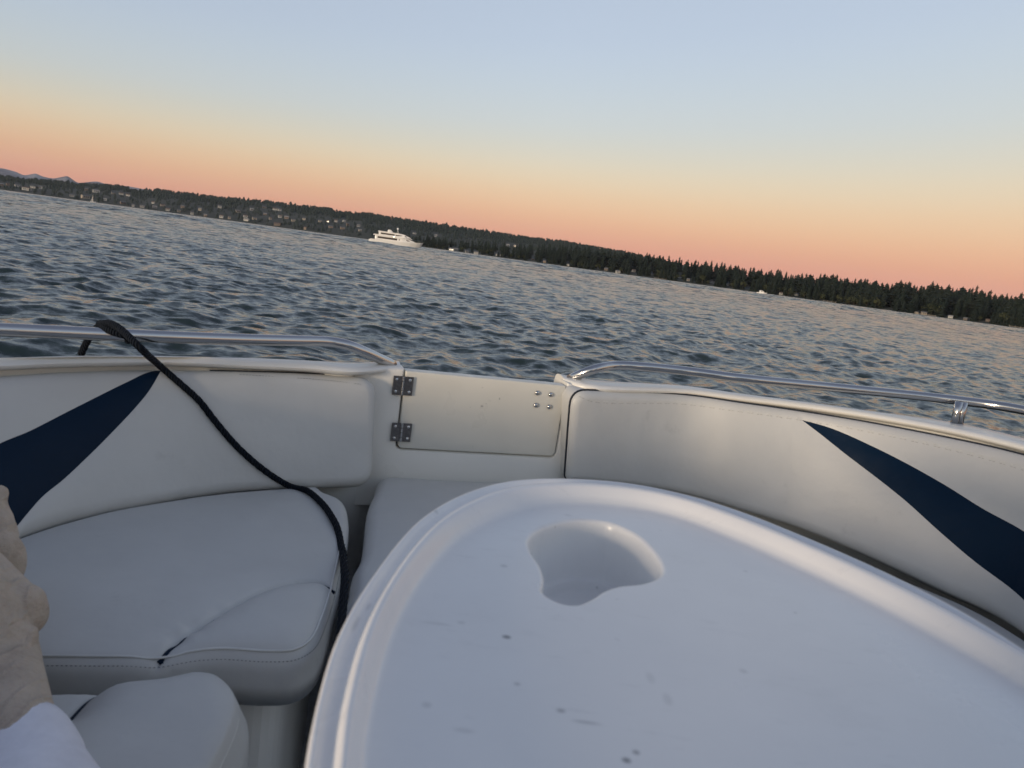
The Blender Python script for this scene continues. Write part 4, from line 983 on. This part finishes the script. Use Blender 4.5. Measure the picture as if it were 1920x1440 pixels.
while k < 420:      # undergrowth, backing wood
    u = tr_.uniform(765, 2300); a, _ = azel(u, 500); t = tr_.choice([tr_.uniform(.012, .12), tr_.uniform(.1, 1)]); D = float(d_near(a))+ND*t; z = float(h_near(a, t)); H = tr_.uniform(6, 12) if t < .12 else max(8, (float(e_near(a))*D+ZC-z)*tr_.uniform(.5, .88))
    p = np.array([D*math.sin(a), D*math.cos(a), z]); pb = proj(p); pt_ = proj(p+[0, 0, H]); k += 1
    if not clear(pb[0], pb[1], pt_[1], 7): continue
    V, Fc, Mi = tr_.choice(BP if t < .12 else CP); items.append((xf(V, p-[0, 0, .5], H/(12 if t < .12 else 28)*np.array([1.3, 1.3, 1]), tr_.uniform(0, 6)), Fc, [m if m == 1 else (2 if t < .12 else 0) for m in Mi]))
merged('shore_wood', items, [M['conifer'], M['bark'], M['broad']])
# single yellowish broadleaf trees by the houses
for (u, v) in [(1352, 531), (1316, 528), (1392, 538), (1412, 541), (1120, 505), (1640, 580), (1745, 590), (1880, 606), (1600, 571)]:
    a, t, D, z = on_ground(u, v+4, True); o = bpy.data.objects.new('broadleaf_tree', tr_.choice(protoB)); COL.objects.link(o); o.location = (D*math.sin(a), D*math.cos(a), z-.4); s = tr_.uniform(.8, 1.15); o.scale = (s, s, s)
    tag(o, 'small yellowish broadleaf tree beside houses at the right shoreline', 'tree', 'broadleaf trees at the right shoreline')
# wooded far hill
def blob(seed):
    r = random.Random(seed); V = []; Fc = []
    for k in range(3):
        zz = [(0, .1), (.45, .45), (.8, .8)][k]; n = 7; R = [.42, .36, .2][k]; c = len(V)
        V += [(R*math.cos(2*math.pi*i/n)*r.uniform(.7, 1.25), R*math.sin(2*math.pi*i/n)*r.uniform(.7, 1.25), zz[0]+r.uniform(-.06, .06)) for i in range(n)]+[(r.uniform(-.1, .1), r.uniform(-.1, .1), min(1, zz[0]+.55+r.uniform(-.1, .1)))]
        Fc += [(c+i, c+(i+1) % n, c+n) for i in range(n)]
    return np.array(V), Fc, [0]*len(Fc)
BL_ = [blob(s) for s in range(8)]; items = []; fr_ = random.Random(9)
for k in range(9000):
    a = fr_.uniform(math.radians(-51), math.radians(16)); t = fr_.choice([fr_.uniform(.012, 1), fr_.uniform(.6, 1.02)]); D = float(d_far(a))+FD*t; z = float(h_far(a, min(t, 1))); H = fr_.uniform(6, 11) if t < .5 else fr_.uniform(7, 12)
    if fr_.random() < .02 and t > .8: H *= 1.35
    p = np.array([D*math.sin(a), D*math.cos(a), z-1]); pb = proj(p); pt_ = proj(p+[0, 0, H])
    
    if not clear(pb[0], pb[1], pt_[1], 5): continue
    V, Fc, Mi = fr_.choice(BL_); items.append((xf(V, p, (H*1.1, H*1.1, H), fr_.uniform(0, 6)), Fc, Mi))
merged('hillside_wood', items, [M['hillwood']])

# ------------------------------------------------------------------ boats afloat and docks
def floating(name, label, cat, u, v, D, yaw=0):
    a, e = azel(u, v); o = thing(name, label, cat, (D*math.sin(a), D*math.cos(a), 0)); o.rotation_euler.z = -a+yaw; return o
def lk(name, b, mat, par, smooth=False):
    me = bpy.data.meshes.new(name); me.from_pydata([tuple(map(float, p)) for p in b.V], [], b.F); me.materials.append(mat); me.update(); o = bpy.data.objects.new(name, me); COL.objects.link(o); o.parent = par
    if smooth: me.polygons.foreach_set('use_smooth', np.ones(len(me.polygons), bool))
    return o
Y = floating('yacht', 'large white motor yacht with two window bands, cruising along the wooded shore', 'yacht', 741, 463, 395, .06)
def sect(x0s, hw, zs):
    """loft of stations: x, half width, (z0, z1)"""
    rings = [[(x, -w, z0), (x, -w*1.0, z1), (x, w*1.0, z1), (x, w, z0)] for x, w, (z0, z1) in zip(x0s, hw, zs)]
    V, Fc = loft(rings, True); n = len(rings); Fc += [(0, 1, 2, 3), tuple(4*(n-1)+i for i in (3, 2, 1, 0))]; b = MB(); b.add(V, Fc); return b
xs = [-13.6, -12, -6, 2, 8, 11, 12.6, 13.9]
b = MB(); rings = []
for x, wl, wd_, zd, xo in [(-13.6, 2.5, 2.7, 1.3, 0), (-12.6, 2.7, 2.9, 1.75, 0), (-6, 2.9, 3.1, 1.95, 0), (2, 2.8, 3.1, 2.15, 0), (7, 2.0, 2.8, 2.4, .3), (10, 1.0, 2.1, 2.7, .8), (11.4, .35, 1.3, 2.85, 1.4), (11.9, .05, .15, 3.0, 2.2)]:
    rings.append([(x, -wl, -.6), (x+xo*.5, -(wl+wd_)/2, .8), (x+xo, -wd_, zd), (x+xo, wd_, zd), (x+xo*.5, (wl+wd_)/2, .8), (x, wl, -.6)])
V, Fc = loft(rings, True); Fc += [tuple(range(6)), tuple(range(42, 48))[::-1]]; b.add(V, Fc); HU = lk('hull', b, M['yacht'], Y)
MDk = lk('main_deckhouse', sect([-10.6, -10.4, 3, 7.0, 9.6], [2.3, 2.4, 2.4, 1.9, 1.0], [(1.9, 3.5), (1.9, 3.8), (2.1, 3.9), (2.3, 3.55), (2.55, 2.8)]), M['yacht'], Y)
lk('deck_overhang', sect([-11.5, -11.3, 3.5, 8.2], [2.5, 2.7, 2.7, 1.9], [(3.8, 4.0), (3.8, 4.35), (3.9, 4.35), (3.75, 3.95)]), M['yacht'], Y)
UDk = lk('upper_deckhouse', sect([-9.0, -8.6, 4, 7.4], [1.9, 2.0, 2.0, 1.4], [(4.3, 5.6), (4.3, 5.8), (4.3, 5.7), (4.3, 4.5)]), M['yacht'], Y)
lk('top_deck', sect([-9.4, -9.2, 1, 4.2], [2.0, 2.2, 2.1, 1.5], [(5.75, 5.95), (5.75, 6.2), (5.75, 6.1), (5.6, 5.75)]), M['yacht'], Y)
b = sect([-4.6, -4.2, -3.0, -2.0], [.9, 1.2, 1.1, .6], [(6.1, 6.8), (6.1, 7.4), (6.1, 7.3), (6.1, 6.4)]); lk('funnel', b, M['yacht'], Y)
b = MB(); b.tube([(.8, 0, 5.6), (.4, 0, 8.0)], [.15, .1], 8); lk('mast', b, M['yacht'], Y); b = MB(); b.ball((.4, 0, 8.3), (.55, .55, .5)); lk('radar_dome', b, M['yacht'], Y, True)
for s in (-1, 1):
    for par, x0, x1, z0, z1, yy in ((MDk, -9.4, .4, 2.45, 3.4, 2.43), (UDk, -8.0, -1.0, 4.65, 5.4, 2.03)):
        b = MB(); b.box(((x0+x1)/2, s*yy, (z0+z1)/2), ((x1-x0)/2, .03, (z1-z0)/2)); lk('window', b, M['yglass'], par)
    b = MB(); b.add([(1.3, s*2.43, 2.55), (7.0, s*1.95, 2.75), (6.2, s*2.06, 3.2), (1.3, s*2.43, 3.35)], [(0, 1, 2, 3)]); lk('window', b, M['yglass'], MDk)
    b = MB(); b.add([(-.6, s*2.04, 4.65), (5.4, s*1.86, 4.65), (4.6, s*1.98, 5.15), (-.6, s*2.04, 5.25)], [(0, 1, 2, 3)]); lk('window', b, M['yglass'], UDk)
b = MB()
for s in (-1, 1): b.tube([(7.5, s*2.5, 3.3), (10.5, s*1.9, 3.6), (13.6, s*.3, 3.9)], .05, 5)
lk('bow_rail', b, M['steel'], Y)
b = MB(); b.box((10.6, -.75, .9), (.5, .25, .6)); lk('anchor_pocket', b, M['black'], Y)
lm = bpy.data.materials.new('lit_deck_lamp'); lm.use_nodes = True; pb = lm.node_tree.nodes['Principled BSDF']; pb.inputs['Emission Color'].default_value = (1, .86, .6, 1); pb.inputs['Emission Strength'].default_value = 3.0
for x, z in ((-1.3, 4.1),):
    b = MB(); b.ball((x, -2.75, z), (.42, .12, .22)); lk('deck_lamp', b, lm, Y)
# small motorboat near the shore
B2 = floating('small_motorboat', 'small white motorboat with cabin moored off the wooded right shore', 'motorboat', 1428, 549, 620, .25)
b = MB(); V, Fc = loft([[(-3.6, -1.2, -.3), (-3.6, -1.3, .9), (-3.6, 1.3, .9), (-3.6, 1.2, -.3)], [(0, -1.2, -.3), (0, -1.4, 1.0), (0, 1.4, 1.0), (0, 1.2, -.3)], [(2.6, -.6, -.3), (3.0, -.9, 1.2), (3.0, .9, 1.2), (2.6, .6, -.3)], [(3.6, -.02, -.2), (4.4, -.05, 1.35), (4.4, .05, 1.35), (3.6, .02, -.2)]], True); Fc += [(0, 1, 2, 3)]; b.add(V, Fc); lk('hull', b, M['yacht'], B2)
lk('cabin', sect([-1.8, -1.5, .6, 1.8], [1.0, 1.1, 1.0, .7], [(.9, 2.1), (.9, 2.5), (1, 2.4), (1.1, 1.3)]), M['yacht'], B2)
b = MB(); b.box((-.3, 0, 1.9), (.7, 1.12, .2)); lk('window', b, M['yglass'], B2)
# sailboat far left
SB = floating('sailboat', 'tiny white sailboat by the shore below the snowy mountains', 'sailboat', 174, 379, 2150, 0)
b = MB(); V, Fc = loft([[(-6, -1.4, -.4), (-6, -1.6, 1.4), (-6, 1.6, 1.4), (-6, 1.4, -.4)], [(2, -1.2, -.4), (2, -1.5, 1.5), (2, 1.5, 1.5), (2, 1.2, -.4)], [(6, -.05, -.2), (7, -.05, 1.8), (7, .05, 1.8), (6, .05, -.2)]], True); Fc.append((0, 1, 2, 3)); b.add(V, Fc); lk('hull', b, M['yacht'], SB)
b = MB(); b.tube([(0, 0, 1), (0, 0, 17)], [.15, .1], 6); lk('mast', b, M['steel'], SB); b = MB(); b.add([(-.2, 0, 2.6), (-5, .3, 2.6), (-2.6, .35, 8), (-.2, 0, 16), (-.2, .06, 2.6), (-5, .36, 2.6), (-2.6, .42, 8), (-.2, .06, 16)], [(0, 1, 2, 3), (4, 7, 6, 5), (0, 4, 5, 1), (1, 5, 6, 2), (2, 6, 7, 3)]); lk('sail', b, MW['white'], SB)
def dock(u, v, L, lab):
    a, _ = azel(u, v); D = float(d_near(a))-6; o = thing('dock', lab, 'dock', (D*math.sin(a), D*math.cos(a), 0), 'docks along the right shore'); o.rotation_euler.z = -a+.1
    b = MB(); b.box((0, 0, 1.0), (L/2, 1.2, .18)); lk('deck', b, M['wood'], o)
    for x in np.linspace(-L/2+.5, L/2-.5, 4):
        b = MB(); b.tube([(x, -1.25, -1), (x, -1.25, 1.9)], .18, 8); lk('pile', b, M['wood'], o)
dock(1238, 523, 16, 'pale timber dock at the waterline midway along the right shore'); dock(1555, 566, 14, 'pale timber dock below the dense conifers right of the small motorboat'); dock(1735, 594, 18, 'pale timber dock in front of the houses near the right end'); dock(1908, 614, 14, 'pale timber dock at the right edge of the view')

# ------------------------------------------------------------------ air
hz = MB(); hz.box((0, 500, 190), (8200, 8200, 195)); hm = bpy.data.materials.new('pale_haze'); hm.use_nodes = True; ht = hm.node_tree
for x in list(ht.nodes):
    if x.type != 'OUTPUT_MATERIAL': ht.nodes.remove(x)
pv = ht.nodes.new('ShaderNodeVolumePrincipled'); pv.inputs['Color'].default_value = (.86, .90, .96, 1); pv.inputs['Density'].default_value = 2.6e-5; pv.inputs['Anisotropy'].default_value = .2
ht.links.new(pv.outputs[0], [x for x in ht.nodes if x.type == 'OUTPUT_MATERIAL'][0].inputs['Volume'])
HZ = hz.build('haze', hm, None, False); HZ['kind'] = 'stuff'
# ------------------------------------------------------------------ sky, sun, camera
SUN_AZ = math.radians(-140); SUN_EL = math.radians(3.0)       # behind and to the left
w = bpy.data.worlds.new('World'); sc.world = w; w.use_nodes = True; T = w.node_tree; N = T.nodes; bg = N['Background']
tc = N.new('ShaderNodeTexCoord'); sp = N.new('ShaderNodeSeparateXYZ'); T.links.new(tc.outputs['Generated'], sp.inputs[0])
def wm(op, a, b=None, clamp=False):
    n = N.new('ShaderNodeMath'); n.operation = op; n.use_clamp = clamp
    for i, x in enumerate((a, b)):
        if x is None: continue
        if isinstance(x, (int, float)): n.inputs[i].default_value = x
        else: T.links.new(x, n.inputs[i])
    return n.outputs[0]
def wramp(fac, stops):
    rp = N.new('ShaderNodeValToRGB'); e = rp.color_ramp.elements; rp.color_ramp.interpolation = 'B_SPLINE'
    while len(e) < len(stops): e.new(.5)
    for k, (p, c) in enumerate(stops): e[k].position = p; e[k].color = (*c, 1)
    T.links.new(fac, rp.inputs[0]); return rp.outputs['Color']
zz = wm('MAXIMUM', sp.outputs['Z'], 0.0); fx = wm('ADD', wm('ADD', 1.0, wm('MULTIPLY', sp.outputs['X'], -.40)), wm('MULTIPLY', wm('MULTIPLY', sp.outputs['X'], sp.outputs['X']), -.08)); sq = wm('POWER', wm('MINIMUM', wm('MULTIPLY', wm('MULTIPLY', zz, fx), 1.24), 1.0), .5)      # finer steps near the horizon
def st(el): return math.sqrt(math.sin(math.radians(el)))
SKY = [(0, (218,148,136)), (1.2, (227,156,136)), (2.4, (233,166,137)), (4.2, (240,189,150)), (6.3, (238,207,170)), (8.3, (230,216,189)), (10.3, (216,215,203)), (12.3, (207,214,214)), (15.5, (198,211,221)), (19.3, (190,205,224)), (27, (181,196,216)), (40, (157,170,195)), (65, (127,139,164)), (90, (117,128,153))]
col = wramp(sq, [(st(e), lin(*c)) for e, c in SKY])
# afterglow round the sun's azimuth, and a slightly duller sky towards the left of the view
sd = (math.sin(SUN_AZ), math.cos(SUN_AZ))
dt = wm('ADD', wm('MULTIPLY', sp.outputs['X'], sd[0]), wm('MULTIPLY', sp.outputs['Y'], sd[1]))
gl = wm('MULTIPLY', wm('POWER', wm('MAXIMUM', dt, 0.0), 2.0), wm('POWER', wm('SUBTRACT', 1.0, zz, True), 4.0))
glc = N.new('ShaderNodeMix'); glc.data_type = 'RGBA'; glc.blend_type = 'ADD'; glc.inputs[0].default_value = 1.0
mg = N.new('ShaderNodeMix'); mg.data_type = 'RGBA'; mg.blend_type = 'MULTIPLY'; mg.inputs[0].default_value = 1.0; mg.inputs[6].default_value = (1.62, 1.54, 1.24, 1); T.links.new(gl, mg.inputs[7])
T.links.new(col, glc.inputs[6]); T.links.new(mg.outputs[2], glc.inputs[7])
dl = wm('MULTIPLY', wm('MAXIMUM', wm('MULTIPLY', sp.outputs['X'], -1.0), 0.0), .20); dl = wm('SUBTRACT', 1.0, dl)
mu = N.new('ShaderNodeMix'); mu.data_type = 'RGBA'; mu.blend_type = 'MULTIPLY'; mu.inputs[0].default_value = 1.0; T.links.new(glc.outputs[2], mu.inputs[6]); T.links.new(dl, mu.inputs[7])
T.links.new(mu.outputs[2], bg.inputs['Color']); bg.inputs['Strength'].default_value = 1.0
sun = bpy.data.lights.new('sun', 'SUN'); sun.energy = 4.0; sun.angle = math.radians(10); sun.color = (1, .80, .58)
so = bpy.data.objects.new('sun', sun); COL.objects.link(so)
dv = Vector((-math.sin(SUN_AZ)*math.cos(SUN_EL), -math.cos(SUN_AZ)*math.cos(SUN_EL), -math.sin(SUN_EL))); so.rotation_euler = dv.to_track_quat('-Z', 'Y').to_euler(); so.location = (-3, -4, 6)
cam = bpy.data.cameras.new('camera'); co = bpy.data.objects.new('camera', cam); COL.objects.link(co); sc.camera = co
cam.sensor_width = 36; cam.lens = F*36/1920; cam.clip_start = .02; cam.clip_end = 60000
m = Matrix([list(RC[0]), list(RC[1]), list(RC[2])]).to_4x4(); m.translation = Vector(CAM); co.matrix_world = m
cam.dof.use_dof = True; cam.dof.focus_distance = 4.5; cam.dof.aperture_fstop = 11
vs = sc.view_settings; vs.view_transform = 'Standard'; vs.look = 'None'; vs.exposure = 0; vs.gamma = 1
sc.cycles.use_denoising = True; sc.cycles.max_bounces = 6; sc.cycles.caustics_reflective = False
for o in bpy.data.objects:
    if '_w' in o: del o['_w']
